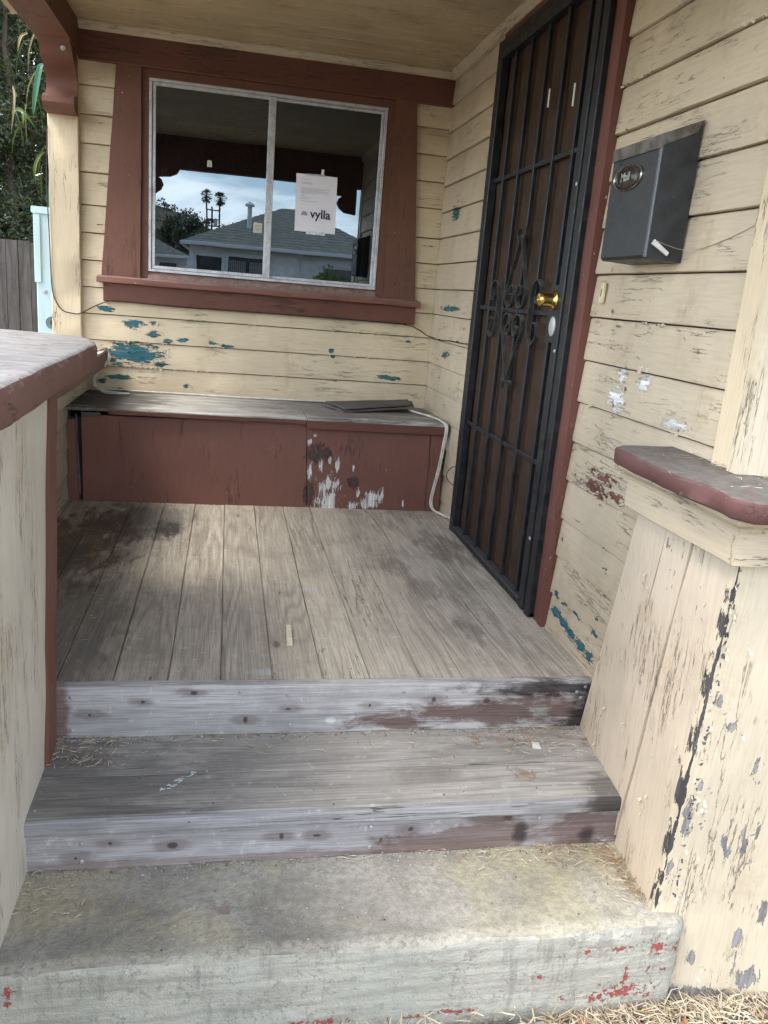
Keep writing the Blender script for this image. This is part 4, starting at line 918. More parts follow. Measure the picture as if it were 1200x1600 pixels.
mb = MB(); mb.slab((-.735, .0105, 1.345), (-.632, .0105, 1.345), (-.632, .0108, 1.362), (-.735, .0108, 1.360), (0, .0003, 0), 5, 1, .001); obj('tape', mb, plain('tape_haze', (.62, .66, .70), .3, 0, .3, 90), pap)
mb = MB(); mb.slab((-.752, .0105, 1.637), (-.650, .0105, 1.637), (-.650, .0108, 1.646), (-.752, .0108, 1.644), (0, .0003, 0), 5, 1, .001); obj('tape', mb, plain('tape_haze_top', (.45, .48, .52), .3, 0, .3, 90), pap)
M_stick = plain('yellowed_sticker', (.50, .48, .38), .6, 0, .15)
t = thing('window_sticker', (-.985, -.002, 1.35), 'small cream square sticker with a shield print low beside the window bar', 'sticker')
mb = MB(); mb.slab((-1.012, -.0030, 1.327), (-.966, -.0030, 1.325), (-.966, -.003, 1.376), (-1.010, -.003, 1.379), (0, .0006, 0)); obj('label_sheet', mb, M_stick, t)
mb = MB(); pts = [(-1.004, 1.366), (-.974, 1.364), (-.977, 1.345), (-.989, 1.334), (-1.000, 1.346)]
mb.add([(a, -.0036, b) for a, b in pts] + [(a * .6 + -.989 * .4, -.0036, b * .6 + 1.352 * .4) for a, b in pts], [(i, (i + 1) % 5, (i + 1) % 5 + 5, i + 5) for i in range(5)]); obj('shield_print', mb, M_inkg, t)
t = thing('window_sticker', (-1.24, -.002, 1.62), 'tiny white paper tag high on the left window pane', 'sticker')
mb = MB(); mb.slab((-1.254, -.003, 1.622), (-1.229, -.003, 1.622), (-1.231, -.003, 1.652), (-1.252, -.003, 1.654), (0, .0006, 0)); obj('label_sheet', mb, M_stick, t)
mb = MB(); mb.slab((-1.247, -.0035, 1.622), (-1.237, -.0035, 1.622), (-1.237, -.0035, 1.642), (-1.245, -.0035, 1.642), (0, .0003, 0)); obj('dark_print', mb, M_inkg, t)

# ------------------------------------------------------------ cables, loose bits
t = thing('black_cable', (-1.2, -.03, .9), 'thin black cable drooping down the corner post and under the window to the door', 'cable')
mb = MB(); mb.tube(spline([(-2.006, -.054, 1.72), (-2.013, -.056, 1.55), (-2.015, -.054, 1.42), (-2.008, -.056, 1.2), (-2.004, -.055, 1.0), (-1.992, -.056, .92), (-1.956, -.058, .862), (-1.90, -.056, .848), (-1.866, -.052, .853), (-1.80, -.025, .893), (-1.735, -.043, .920), (-1.67, -.045, .926), (-1.3, -.046, .920), (-.9, -.046, .923), (-.43, -.045, .922), (-.17, -.045, .918), (-.09, -.03, .897), (-.035, -.022, .868)], 5)
             + spline([(-.02, -.08, .862), (-.02, -.25, .858), (-.021, -.45, .868), (-.021, -.70, .872), (-.03, -.90, .880)], 5), .0028, 5); obj('cable_run', mb, M_cablek, t, smooth=60)
for p in [(-1.735, -.041, .923), (-1.2, -.041, .923), (-.8, -.041, .925), (-.17, -.041, .920), (-.018, -.25, .860), (-.018, -.6, .872)]:
    mb = MB(); mb.box((p[0] - .004, p[1] - .006, p[2] - .005), (p[0] + .004, p[1] + .002, p[2] + .005)); obj('clip', mb, M_cablek, t)
t = thing('white_cable', (-.9, -.1, .46), 'doubled off white cable lying along the bench back and looping down beside the door', 'cable')
for dx, dz in ((0, 0), (.009, .004)):
    mb = MB(); mb.tube(spline([(-1.80 + dx, -.02, .469 + dz), (-1.55, -.030 - dx, .468), (-1.31, -.026 - dx, .467), (-1.0, -.040 - dx, .467), (-.78, -.024 - dx, .467), (-.52, -.030 - dx, .467 + dz), (-.30, -.06 - dx, .470 + dz), (-.17 - dx, -.16, .472 + dz), (-.13 - dx, -.32, .476 + dz), (-.075 - dx, -.50, .478 + dz), (-.050 - dx, -.60, .474 + dz), (-.030 - dx, -.622, .45), (-.035 - dx, -.622, .36), (-.048 - dx, -.622, .24), (-.066 - dx, -.622, .13), (-.074 - dx, -.625, .06), (-.060 - dx, -.64, .022 + dz), (-.03, -.70, .014 + dz), (-.012, -.78, .020 + dz), (.004, -.86, .03)], 5), .0046, 6)
    obj('cable_run', mb, M_cable, t, smooth=60)
t = thing('coiled_cable', (-1.75, -.2, .47), 'grey white cable hanging in a loop off the rail cap corner onto the bench', 'cable')
for q in (0, .006, .011):
    mb = MB(); mb.tube(spline([(-1.80, -.50 + q, .688), (-1.757, -.35, .689), (-1.724, -.17, .684 + q), (-1.712 - q, -.14, .64), (-1.745 - q, -.15, .59), (-1.778 - q, -.16, .55), (-1.778 - q, -.17, .505), (-1.745, -.18, .474 + q), (-1.69, -.17, .466 + q), (-1.62, -.14 + q * 2, .465)], 5), .0027, 5); obj('cable_run', mb, M_cable, t, smooth=60)
t = thing('loose_board', (-.33, -.15, .47), 'thin grey offcut board lying tilted on the right end of the bench lid', 'board')
mb = MB(); mb.slab((-.530, -.40, .474), (-.130, -.27, .500), (-.10, -.08, .505), (-.62, -.18, .478), (0, 0, -.010), 8, 4, .003, 2); obj('offcut', mb, M_scrap, t, smooth=35)
mb = MB(); mb.slab((-.520, -.395, .488), (-.150, -.275, .512), (-.13, -.11, .516), (-.60, -.19, .491), (0, 0, -.007), 8, 4, .003, 6); obj('offcut', mb, M_scrap, t, smooth=35)
t = thing('wood_offcut', (-.905, -2.17, 0), 'short pale strip of bare wood lying alone on the porch floor', 'offcut')
mb = MB(); mb.slab((-.917, -2.225, .006), (-.899, -2.228, .006), (-.897, -2.10, .016), (-.912, -2.10, .016), (0, 0, -.005), 1, 3, .0006); obj('strip', mb, plain('bare_wood', (.60, .54, .40), .8, 0, .12), t)
t = thing('splinter', (-1.68, -.72, 0), 'long thin splinter of wood on the floor by the bench corner', 'splinter')
mb = MB(); mb.slab((-1.70, -.66, .006), (-1.69, -.645, .009), (-1.57, -.74, .010), (-1.585, -.752, .006), (0, 0, -.004), 1, 3, .001); mb.slab((-1.75, -.78, .006), (-1.738, -.77, .008), (-1.725, -.98, .008), (-1.735, -.985, .006), (0, 0, -.004), 1, 3, .001); obj('sliver', mb, plain('pale_wood', (.36, .31, .24), .8, 0, .2), t)
t = thing('wire_stub', (-.03, -.83, .2), 'short black wire loop sticking out low beside the security door', 'wire')
mb = MB(); mb.tube(spline([(-.018, -.84, .30), (-.035, -.80, .285), (-.05, -.77, .25), (-.045, -.78, .215), (-.025, -.83, .20), (-.018, -.87, .205)], 5), .002, 5); obj('wire_loop', mb, M_cablek, t)
# pale chip and chalk on tread, grey chip on the concrete
t = thing('paint_chip', (-.22, -2.58, -.146), 'pale grey chip lying at the right end of the tread', 'paint chip')
mb = MB(); mb.slab((-.237, -2.60, -.1435), (-.214, -2.607, -.143), (-.21, -2.575, -.1435), (-.228, -2.568, -.143), (0, 0, -.0035), 2, 2, .002); obj('flake', mb, M_white, t)
t = thing('brown_chip', (-1.08, -3.0, -.284), 'small mauve brown chip of wood lying on the concrete step', 'chip')
mb = MB(); mb.slab((-1.105, -3.008, -.2815), (-1.080, -3.01, -.2815), (-1.079, -2.988, -.281), (-1.100, -2.987, -.281), (0, 0, -.004), 3, 3, .002); obj('flake', mb, plain('mauve_wood', (.26, .21, .20), .8), t)
mk = plain('chalk', (.55, .62, .62), .9, 0, .3, 160)
mb = MB()
r2 = random.Random(5)
for i in range(26):
    u = i / 26; x = -1.252 + .075 * u + r2.uniform(-.006, .006); yy = -2.745 + .075 * u + r2.uniform(-.005, .005); a = r2.uniform(0, 1.2); l = .010
    mb.slab((x, yy, -.1455), (x + l * math.cos(a), yy + l * math.sin(a), -.1455), (x + l * math.cos(a) - .002, yy + l * math.sin(a) + .003, -.1455), (x - .002, yy + .003, -.1455), (0, 0, -.0008))
obj('chalk_mark', mb, mk, label='bluish white chalk scribble on the tread', cat='chalk mark')

# ------------------------------------------------------------ litter: dry straw, needles, flakes (uncountable)
def straw(name, spots, n, seed, mat, lmin=.012, lmax=.07, w=.0011, lift=.004):
    r = random.Random(seed); mb = MB()
    for i in range(n):
        x0, x1, y0, y1, z, conc = r.choices(spots, [s[6] for s in spots])[0][:6]
        x = r.uniform(x0, x1); u = r.random() ** conc; yy = y1 + (y0 - y1) * u
        a = r.uniform(0, math.pi); l = r.uniform(lmin, lmax) * r.random() ** .5; b = a + r.uniform(-.8, .8); zz = z + r.random() * lift
        p0 = Vector((x, yy, zz + .001)); p1 = p0 + Vector((math.cos(a), math.sin(a), r.uniform(-.03, .12))) * l * .5; p2 = p1 + Vector((math.cos(b), math.sin(b), r.uniform(-.1, .05))) * l * .5
        p2.z = max(p2.z, z + .001); p1.z = max(p1.z, z + .001)
        ww_ = w * r.uniform(.5, 1.4); s = Vector((-math.sin(a), math.cos(a), 0)) * ww_; up = Vector((0, 0, ww_))
        mb.add([p0 - s, p0 + s, p0 + up, p1 - s, p1 + s, p1 + up, p2], [(0, 1, 4, 3), (1, 2, 5, 4), (2, 0, 3, 5), (3, 4, 6), (4, 5, 6), (5, 3, 6)])
    return obj(name, mb, mat, fix=False, kind='stuff')
def var_col(name, cols, rough=.8, trans=False):
    g = G(name); isl = g.geo.outputs['Random Per Island']
    cr_ = g.t.nodes.new('ShaderNodeValToRGB'); g.put(cr_.inputs[0], isl); el = cr_.color_ramp.elements
    el[0].color = (*cols[0], 1); el[1].color = (*cols[-1], 1)
    for i, c in enumerate(cols[1:-1]): e = el.new((i + 1) / (len(cols) - 1)); e.color = (*c, 1)
    return g.done(g.bsdf(cr_.outputs[0], rough, None, 0, .3))
M_straw = var_col('straw', [(.42, .35, .22), (.60, .52, .36), (.26, .18, .10), (.55, .50, .40), (.16, .10, .06)])
M_needle = var_col('needles', [(.24, .13, .07), (.36, .22, .11), (.14, .08, .05), (.40, .30, .18)])
straw('dry_straw', [(-1.56, -.1, -2.60, -2.49, -.146, 2.5, 3), (-1.56, -1.35, -2.64, -2.50, -.146, 1.2, 1.8), (-.32, -.05, -2.66, -2.5, -.146, 1.0, 1.6), (-1.56, -.1, -2.90, -2.84, -.284, 2.6, 2), (-.5, -.12, -2.94, -2.85, -.284, 2., .8), (-.17, -.1, -3.08, -2.9, -.284, 1., 1.),
                    (-1.56, -1.40, -3.0, -2.86, -.284, 1.4, 1.2)], 800, 1, M_straw, .008, .05, .0008)
straw('deck_straw', [(-1.75, -.9, -1.55, -.95, .001, 1., 1.6), (-1.8, -.1, -2.44, -.62, .001, 1., 1.2), (-1.8, -.1, -.75, -.61, .001, 2., .8), (-.3, -.06, -1.35, -.95, .001, 1, .8), (-.22, -.06, -2.1, -1.85, .001, 1, .4), (-.06, -.02, -2.4, -1.9, .001, 1, .4), (-1.58, -1.50, -2.46, -1.4, .001, 1, .5)], 800, 2, M_straw, .004, .04, .0008)
straw('pine_needles', [(-.24, -.10, -1.38, -1.10, .001, 1., 1.4), (-.30, -.06, -2.60, -2.5, -.146, 1., 1.3), (-.42, -.30, -2.60, -2.52, -.146, 1., .5), (-.35, -.28, -2.76, -2.70, -.146, 1., .4), (-.30, -.12, -2.93, -2.85, -.284, 1.8, 1.2), (-.125, -.1, -3.06, -2.86, -.284, 1., 1.3), (-.2, -.03, -.75, -.62, .001, 1, .8)], 700, 3, M_needle, .006, .045, .0008)
straw('ground_straw', [(-.40, 1.2, -4.1, -3.15, -.535, 1., 3), (-.36, .35, -3.32, -3.14, -.530, 1., 2.5), (-1.4, -.36, -3.3, -3.14, -.497, 1.4, .35)], 5200, 4, M_straw, .03, .11, .0014, .03)
straw('cap_straw', [(-.16, .1, -3.15, -2.75, .754, 1., 1.), (-.06, .1, -3.05, -2.85, .754, 1., 1.5)], 90, 6, M_straw, .01, .05)
# crumbs
r2 = random.Random(11); mb = MB()
for i in range(1500):
    s = r2.choices(['d', 't', 'c', 'j', 'k'], [2.4, 1, 1.2, 3, 3])[0]
    if s == 'd': x, yy, z = r2.uniform(-1.8, -.05), r2.uniform(-2.44, -.62), .0005
    elif s == 't': x, yy, z = r2.uniform(-1.55, -.08), r2.uniform(-2.83, -2.5), -.1465
    elif s == 'c': x, yy, z = r2.uniform(-1.5, -.1), r2.uniform(-3.1, -2.85), -.285
    elif s == 'j': x, yy, z = r2.uniform(-1.55, -.06), -2.49 - abs(r2.gauss(0, .012)), -.1465
    else: x, yy, z = r2.uniform(-1.55, -.1), -2.84 - abs(r2.gauss(0, .014)), -.2845
    q = r2.uniform(.0010, .0036) * (1.2 if r2.random() < .06 else 1); a = r2.uniform(0, 6.28)
    vs = [(x + q * math.cos(a + k_ * 2.1) * r2.uniform(.6, 1.3), yy + q * math.sin(a + k_ * 2.1), z) for k_ in range(3)] + [(x, yy, z + q * r2.uniform(.5, 1))]
    mb.add(vs, [(0, 1, 3), (1, 2, 3), (2, 0, 3)])
obj('crumbs', mb, var_col('crumb', [(.05, .04, .03), (.30, .26, .20), (.55, .52, .46), (.10, .07, .05), (.40, .36, .28)]), fix=False, kind='stuff')
# curled dead leaves by the pier
M_leafd = var_col('dead_leaf', [(.30, .15, .07), (.22, .11, .06), (.38, .22, .11)])
r2 = random.Random(8); mb = MB()
for i in range(46):
    x, yy = r2.uniform(-.34, .5), r2.uniform(-3.42, -3.17); z = -.525 + r2.random() * .02; a = r2.uniform(0, 6.28); l = r2.uniform(.018, .042)
    d = Vector((math.cos(a), math.sin(a), 0)); s = Vector((-d.y, d.x, 0)); vs = []
    for k_ in range(5):
        t_ = k_ / 4; w_ = math.sin(math.pi * (t_ * .9 + .05)) * l * .28; c_ = Vector((x, yy, z)) + d * l * t_ + Vector((0, 0, math.sin(t_ * 3) * l * .25))
        vs += [c_ - s * w_ + Vector((0, 0, w_ * .7)), c_, c_ + s * w_ + Vector((0, 0, w_ * .7))]
    mb.add(vs, [(k_ * 3 + q, k_ * 3 + q + 1, k_ * 3 + q + 4, k_ * 3 + q + 3) for k_ in range(4) for q in range(2)])
obj('dead_leaves', mb, M_leafd, fix=False, kind='stuff')

# ------------------------------------------------------------ side yard: meter cabinet, fence, tree, reeds
mc = thing('meter_cabinet', (-2.18, .6, .3), 'pale blue metal utility cabinet beside the corner post', 'cabinet')
mb = MB(); mb.cbox((-2.215, .60, -.3), (-2.06, .95, 1.37), .006); obj('cabinet_body', mb, M_paleblue, mc)
mb = MB(); mb.cbox((-2.232, .585, 1.355), (-2.05, .97, 1.392), .005); obj('cabinet_lid', mb, M_paleblue, mc)
mb = MB(); mb.cbox((-2.222, .588, .98), (-2.186, .60, 1.352), .003); obj('cover_strip', mb, M_paleblue, mc)
for r_ in (.016, .026, .036):
    mb = MB(); mb.lathe([(r_ + .0016, 0), (r_ + .0016, .003), (r_ - .0016, .003), (r_ - .0016, 0)], (-2.135, .600, .755), (0, -1, 0), 24); obj('knockout_ring', mb, M_paleblue, mc)
mb = MB(); mb.lathe([(.011, 0), (.011, .006), (.004, .008)], (-2.17, .60, .93), (0, -1, 0), 12); obj('knob', mb, M_zinc, mc)
# side wall of the house going back
sw = thing('side_wall', (-1.99, 2.5, 0), 'cream side wall of the house running back behind the corner post', 'wall')
for i, z in enumerate([.0 + .1325 * k for k in range(17)]):
    mb = MB(); lap(mb, (-2.004, .021, 0), (-1, 0, 0), (0, 1, 0), 5.9, z, z + .1325, 6, i * 3.); obj('siding_board', mb, M_doorwall, sw)
fn = thing('yard_fence', (-3.5, 5, -.6), 'dark weathered vertical board fence beyond the corner post', 'fence')
x = -6.5; i = 0
while x < -2.0:
    w = .122; zt = 1.31 + rnd.uniform(-.012, .012); mb = MB(); xx = x + rnd.uniform(-.002, .002); yq = 5. + rnd.uniform(-.006, .006)
    mb.sweep([(xx, yq), (xx + w - .006, yq), (xx + w - .006, yq + .018), (xx, yq + .018)], (0, 0, -.62), (1, 0, 0), (0, 1, 0), (0, 0, 1), zt + .62, 6, .002, i * 2.)
    obj('fence_board', mb, M_fence, fn, smooth=35); x += w; i += 1
mb = MB(); mb.cbox((-6.5, 5.03, .9), (-2.0, 5.07, .99), .003); mb.cbox((-6.5, 5.03, -.2), (-2.0, 5.07, -.11), .003); obj('fence_rail', mb, M_fence, fn)

def leaf_mat(name, c1, c2, tr=.35):
    g = G(name); isl = g.geo.outputs['Random Per Island']
    col = g.mix(isl, c1, c2); b = g.bsdf(col, .42, None, 0, .5)
    t_ = g.t.nodes.new('ShaderNodeBsdfTranslucent'); g.put(t_.inputs['Color'], g.mix(.5, col, (.10, .16, .02)))
    ms = g.t.nodes.new('ShaderNodeMixShader'); ms.inputs[0].default_value = tr; g.t.links.new(b, ms.inputs[1]); g.t.links.new(t_.outputs[0], ms.inputs[2])
    return g.done(ms.outputs[0])
M_leaf = leaf_mat('olive_leaf', (.02, .032, .016), (.10, .12, .07))
M_leaf2 = leaf_mat('bright_leaf', (.05, .10, .02), (.11, .17, .03))
def leaves(mb, centers, n, r, l0, l1, wr, rg, flat=1.):
    for i in range(n):
        c, rad = rg.choice(centers); 
        while True:
            p = Vector((rg.uniform(-1, 1), rg.uniform(-1, 1), rg.uniform(-1, 1)))
            if .35 < p.length < 1: break
        p = Vector(c) + Vector((p.x * rad, p.y * rad, p.z * rad * flat)); l = rg.uniform(l0, l1)
        d = Vector((rg.gauss(0, 1), rg.gauss(0, 1), rg.gauss(-.3, .8))).normalized(); s = d.cross(Vector((rg.gauss(0, 1), rg.gauss(0, 1), rg.gauss(0, 1)))).normalized() * l * wr
        mb.add([p, p + d * l * .5 + s, p + d * l, p + d * l * .5 - s], [(0, 1, 2, 3)])
rg = random.Random(21)
tr_ = thing('olive_tree', (-4.4, 6.4, -.6), 'dark dense olive like tree with narrow leaves behind the yard fence', 'tree')
mb = MB(); cen = []
for k_ in range(7):
    base = Vector((-5.4 + k_ * .42, 6.7 + rg.uniform(-.3, .5), -.6)); p = base; pts = [p]
    for j in range(8): p = p + Vector((rg.uniform(-.1, .1), rg.uniform(-.12, .08), .68)); pts.append(p)
    mb.tube(pts, .07, 7, .02)
    for j in range(2, 9):
        for q in range(6):
            a = rg.uniform(0, 6.28); e = pts[j] + Vector((math.cos(a) * rg.uniform(.3, .7), math.sin(a) * .5 - .15, rg.uniform(.1, .6))); mb.tube([pts[j], (pts[j] + e) / 2 + Vector((0, 0, .06)), e], .014, 5, .004); cen.append((e, rg.uniform(.2, .36)))
    for j in range(1, 6):
        for q in range(2): cen.append((pts[j] + Vector((rg.uniform(-.3, .3), rg.uniform(-.3, .2), .2)), .42))
for i in range(150):          # thin pale twigs
    e = Vector((rg.uniform(-5.2, -2.7), rg.uniform(5.4, 6.2), rg.uniform(.9, 4.6))); d = Vector((rg.gauss(0, .5), rg.gauss(0, .2), rg.uniform(-.6, .1))); mb.tube([e, e + d * .22 + Vector((0, 0, .03)), e + d * .45], .0035, 4, .0015)
obj('trunk', mb, M_bark, tr_)
mb = MB(); leaves(mb, cen, 120000, 1, .04, .09, .17, rg); obj('crown', mb, M_leaf, tr_, fix=False, kind='stuff')
mb = MB(); leaves(mb, cen, 5000, 1, .05, .11, .15, rg); obj('young_leaves', mb, M_leaf2, tr_, fix=False, kind='stuff')
t2_ = thing('laurel_tree', (-4.6, 9.5, -.6), 'tall dark tree filling the gap behind the olive like tree', 'tree')
mb = MB(); cen = []
for k_ in range(4):
    base = Vector((-6.2 + k_ * .8, 9.6, -.6)); p = base; pts = [p]
    for j in range(8): p = p + Vector((rg.uniform(-.2, .2), rg.uniform(-.1, .1), .9)); pts.append(p); cen.append((p + Vector((rg.uniform(-.5, .5), 0, .2)), .75))
    mb.tube(pts, .12, 7, .03)
obj('trunk', mb, M_bark, t2_)
mb = MB(); leaves(mb, cen, 26000, 1, .09, .17, .3, rg); obj('crown', mb, M_leaf, t2_, fix=False, kind='stuff')
# reed with long blades close behind the corner post
rd = thing('giant_reed', (-2.5, 1.8, -.6), 'reed clump with long green and dried blades hanging beside the corner post', 'reed')
M_blade = leaf_mat('blade_green', (.05, .16, .10), (.07, .20, .12), .4); M_blade2 = leaf_mat('blade_lime', (.06, .10, .02), (.10, .15, .03), .3); M_bladed = leaf_mat('blade_dry', (.30, .24, .13), (.42, .34, .2), .3)
M_stem = plain('reed_stem', (.08, .12, .05), .6)
for bx in (-2.27, -2.30, -2.34):
    mb = MB(); mb.tube([(bx, 1.8, -.6), (bx + .02, 1.78, .6), (bx + .03, 1.75, 1.6), (bx + .06, 1.70, 2.7)], .006, 6, .003); obj('stem', mb, M_stem, rd)
def blade(pts, w, mat):
    pts = spline(pts, 4); n = len(pts); mb = MB(); vs = []
    for i, p in enumerate(pts):
        d = (pts[min(i + 1, n - 1)] - pts[max(i - 1, 0)]).normalized(); s = d.cross(Vector((.25, 1, .1))).normalized(); ww_ = w * math.sin(math.pi * min(1, (i / (n - 1)) * .86 + .14)) ** .8
        vs += [p - s * ww_, p + Vector((0, .008, 0)), p + s * ww_]
    mb.add(vs, [(i * 3 + q, i * 3 + q + 1, i * 3 + q + 4, i * 3 + q + 3) for i in range(n - 1) for q in range(2)]); obj('blade', mb, mat, rd, fix=False)
blade([(-2.32, 1.6, 2.34), (-2.345, 1.5, 2.30), (-2.365, 1.48, 2.20), (-2.385, 1.48, 2.08), (-2.398, 1.5, 1.99)], .020, M_blade)
blade([(-2.33, 1.7, 2.42), (-2.315, 1.6, 2.30), (-2.30, 1.6, 2.12), (-2.31, 1.6, 1.9), (-2.325, 1.6, 1.68)], .022, M_blade)
blade([(-2.30, 1.6, 1.72), (-2.32, 1.6, 1.6), (-2.33, 1.6, 1.45), (-2.34, 1.6, 1.36)], .018, M_blade)
blade([(-2.55, 1.6, 2.02), (-2.49, 1.5, 2.03), (-2.43, 1.45, 1.99), (-2.36, 1.45, 1.90)], .012, M_blade2)
blade([(-2.49, 1.6, 2.03), (-2.46, 1.5, 1.99), (-2.45, 1.45, 1.92)], .010, M_blade2)
blade([(-2.36, 1.6, 1.80), (-2.385, 1.55, 1.76), (-2.40, 1.5, 1.67), (-2.39, 1.5, 1.58)], .012, M_blade2)
for i in range(14):
    x_ = rg.uniform(-2.62, -2.34); z_ = rg.uniform(1.35, 2.55); q = rg.uniform(-.12, .10); blade([(x_, 1.7, z_ + .1), (x_ + q * .5, 1.62, z_ + .07), (x_ + q, 1.58, z_ - .04), (x_ + q * 1.2, 1.58, z_ - .16)], rg.uniform(.002, .006), rg.choice([M_bladed, M_blade2, M_leaf, M_leaf2]))
blade([(-2.54, 1.6, 2.18), (-2.52, 1.55, 2.12), (-2.515, 1.5, 2.02), (-2.535, 1.5, 1.88)], .008, M_bladed)
blade([(-2.44, 1.6, 2.5), (-2.47, 1.55, 2.46), (-2.48, 1.5, 2.36)], .010, M_bladed)

# ------------------------------------------------------------ across the street: seen mirrored in the window
M_stucco = plain('pale_stucco', (.72, .72, .71), .85, 0, .12, 6, .002, .2); M_fascia = plain('white_fascia', (.60, .61, .62), .6, 0, .08)
M_dkglass = plain('dark_window_glass', (.035, .04, .045), .12, 0, .1, 3, .0001, .6); M_curtain = plain('grey_curtain', (.22, .24, .25), .8, 0, .1, 9)
g = G('green_grey_shingles'); br = g.noise(g.v('MULTIPLY', g.pos, (1.2, 5, 9)), 4, 4, .6); M_shingle = g.done(g.bsdf(g.mix(g.ss(br, .35, .65), (.14, .15, .125), (.25, .255, .215)), .9, g.bump(br, .01, .6), 0, .15))
def hip_roof(name, x0, x1, y0, y1, ze, xr0, xr1, yr, zr, par, mat):
    mb = MB(); mb.add([(x0, y0, ze), (x1, y0, ze), (x1, y1, ze), (x0, y1, ze), (xr0, yr, zr), (xr1, yr, zr)], [(0, 1, 5, 4), (1, 2, 5), (2, 3, 4, 5), (3, 0, 4), (3, 2, 1, 0)]); obj(name, mb, mat, par)
    mb = MB()
    # shingle courses as low steps up the street side slope
    n = 16
    for i in range(n):
        t0, t1 = i / n, (i + 1) / n; dz = .018; e = .02
        a = Vector((x0, y0, ze)).lerp(Vector((xr0, yr, zr)), t0); b = Vector((x1, y0, ze)).lerp(Vector((xr1, yr, zr)), t0); c = Vector((x1, y0, ze)).lerp(Vector((xr1, yr, zr)), t1); d = Vector((x0, y0, ze)).lerp(Vector((xr0, yr, zr)), t1)
        up = Vector((0, 0, dz)); up2 = Vector((0, 0, .004)); mb.add([a + up, b + up, c + up2, d + up2, a + up2 * .5, b + up2 * .5], [(0, 1, 2, 3), (0, 4, 5, 1)])
    mb2 = obj('shingle_courses', mb, mat, par, fix=False)
hs_ = thing('street_house', (.6, -23, -.6), 'single storey pale house with green grey hip roof mirrored in the window', 'house')
mb = MB(); mb.box((-2.28, -26, -.6), (3.6, -20.45, 2.12)); obj('wall', mb, M_stucco, hs_)
hip_roof('roof', -2.49, 3.85, -20.0, -26.6, 2.12, .42, .9, -23.2, 3.50, hs_, M_shingle)
mb = MB(); mb.cbox((-2.5, -20.0, 2.03), (3.86, -19.94, 2.13), .01); mb.cbox((-2.54, -26.6, 2.03), (-2.48, -20.0, 2.13), .01); obj('gutter', mb, M_fascia, hs_)
mb = MB(); mb.tube([(.9, -19.98, 2.05), (.9, -20.3, 1.95), (.9, -20.42, 1.85), (.9, -20.42, -.5)], .04, 8); obj('downpipe', mb, M_fascia, hs_)
for x0, x1, z0, z1, kind_ in ((-2.08, -1.38, .8, 1.76, 0), (-1.19, .0, .7, 1.81, 1), (1.6, 2.4, .8, 1.7, 0)):
    mb = MB()
    for bx in (((x0 - .09, -20.45, z0 - .09), (x1 + .09, -20.38, z0)), ((x0 - .09, -20.45, z1), (x1 + .09, -20.38, z1 + .09)), ((x0 - .09, -20.45, z0), (x0, -20.38, z1)), ((x1, -20.45, z0), (x1 + .09, -20.38, z1))): mb.box(*bx)
    wn_ = obj('window', mb, M_fascia, hs_)
    mb = MB(); mb.box((x0, -20.45, z0), (x1, -20.43, z1)); obj('pane', mb, M_dkglass, wn_)
    if kind_:
        mb = MB(); nseg = 22
        for i in range(nseg):
            xa = x0 + .03 + (x1 - x0 - .06) * i / nseg; 
            if i in (9, 10, 19): continue
            mb.box((xa, -20.428, z0 + .02), (xa + .035, -20.41, z1 - .1))
        obj('curtain', mb, M_curtain, wn_)
mb = MB(); mb.tube([(-.62, -21.3, 2.5), (-.62, -21.3, 3.30)], .065, 10); mb.lathe([(.13, 0), (.14, .05), (.02, .13)], (-.62, -21.3, 3.30), (0, 0, 1), 12); obj('vent_pipe', mb, M_fascia, hs_)
h2 = thing('neighbour_house', (-5, -30, -.6), 'small grey house with low roof, left of the mirrored street house', 'house')
mb = MB(); mb.box((-6.6, -33, -.6), (-2.75, -28.5, 1.86)); obj('wall', mb, M_stucco, h2)
hip_roof('roof', -7.2, -2.55, -28.0, -33.6, 1.88, -5.0, -4.6, -30.6, 2.75, h2, M_shingle)
mb = MB(); mb.cbox((-7.2, -28.0, 1.80), (-2.52, -27.94, 1.90), .01); obj('gutter', mb, M_fascia, h2)
mb = MB(); mb.box((-3.85, -28.50, 1.0), (-3.05, -28.44, 1.68)); w_ = obj('window', mb, M_fascia, h2); mb = MB(); mb.box((-3.77, -28.44, 1.07), (-3.13, -28.42, 1.61)); obj('pane', mb, M_dkglass, w_)

def small_tree(name, x, y, z0, zt, rad, label, n, mat=None, group=None):
    t = thing(name, (x, y, z0), label, 'tree', group); mb = MB(); mb.tube([(x, y, z0), (x + .1, y, (z0 + zt) / 2), (x, y, zt - rad * .6)], rad * .12, 7, rad * .03); cen = []
    for i in range(22):
        a = rg.uniform(0, 6.28); h = rg.uniform(-.1, 1.); rr = rad * (1 - abs(h - .45)) * .75
        e = Vector((x + math.cos(a) * rr, y + math.sin(a) * rr, zt - rad * 1.5 + h * rad * 1.3)); mb.tube([(x, y, zt - rad * 1.6), e], rad * .03, 4, rad * .01); cen.append((e, rad * rg.uniform(.25, .42)))
    obj('trunk', mb, M_bark, t); mb = MB(); leaves(mb, cen, n, 1, rad * .07, rad * .15, .35, rg); obj('crown', mb, mat or M_leaf, t, fix=False, kind='stuff')
small_tree('round_tree', -4.15, -55, -.6, 5.5, 1.9, 'bushy round tree rising behind the mirrored house roof', 5000)
small_tree('round_tree', -6.6, -60, -.6, 4.2, 1.7, 'lower dark tree further left of the mirrored bushy tree', 3500)
small_tree('garden_shrub', 1.75, -19.2, -.6, 1.72, .75, 'small loose shrub in front of the mirrored street house wall', 2500, M_leaf2)
small_tree('round_tree', -.9, -120, -.6, 9.0, 3.0, 'distant tree between the mirrored palms and the roof slope', 2500)
small_tree('round_tree', -3.4, -128, -.6, 8.3, 3.0, 'distant low tree at the foot of the mirrored palms', 2500)
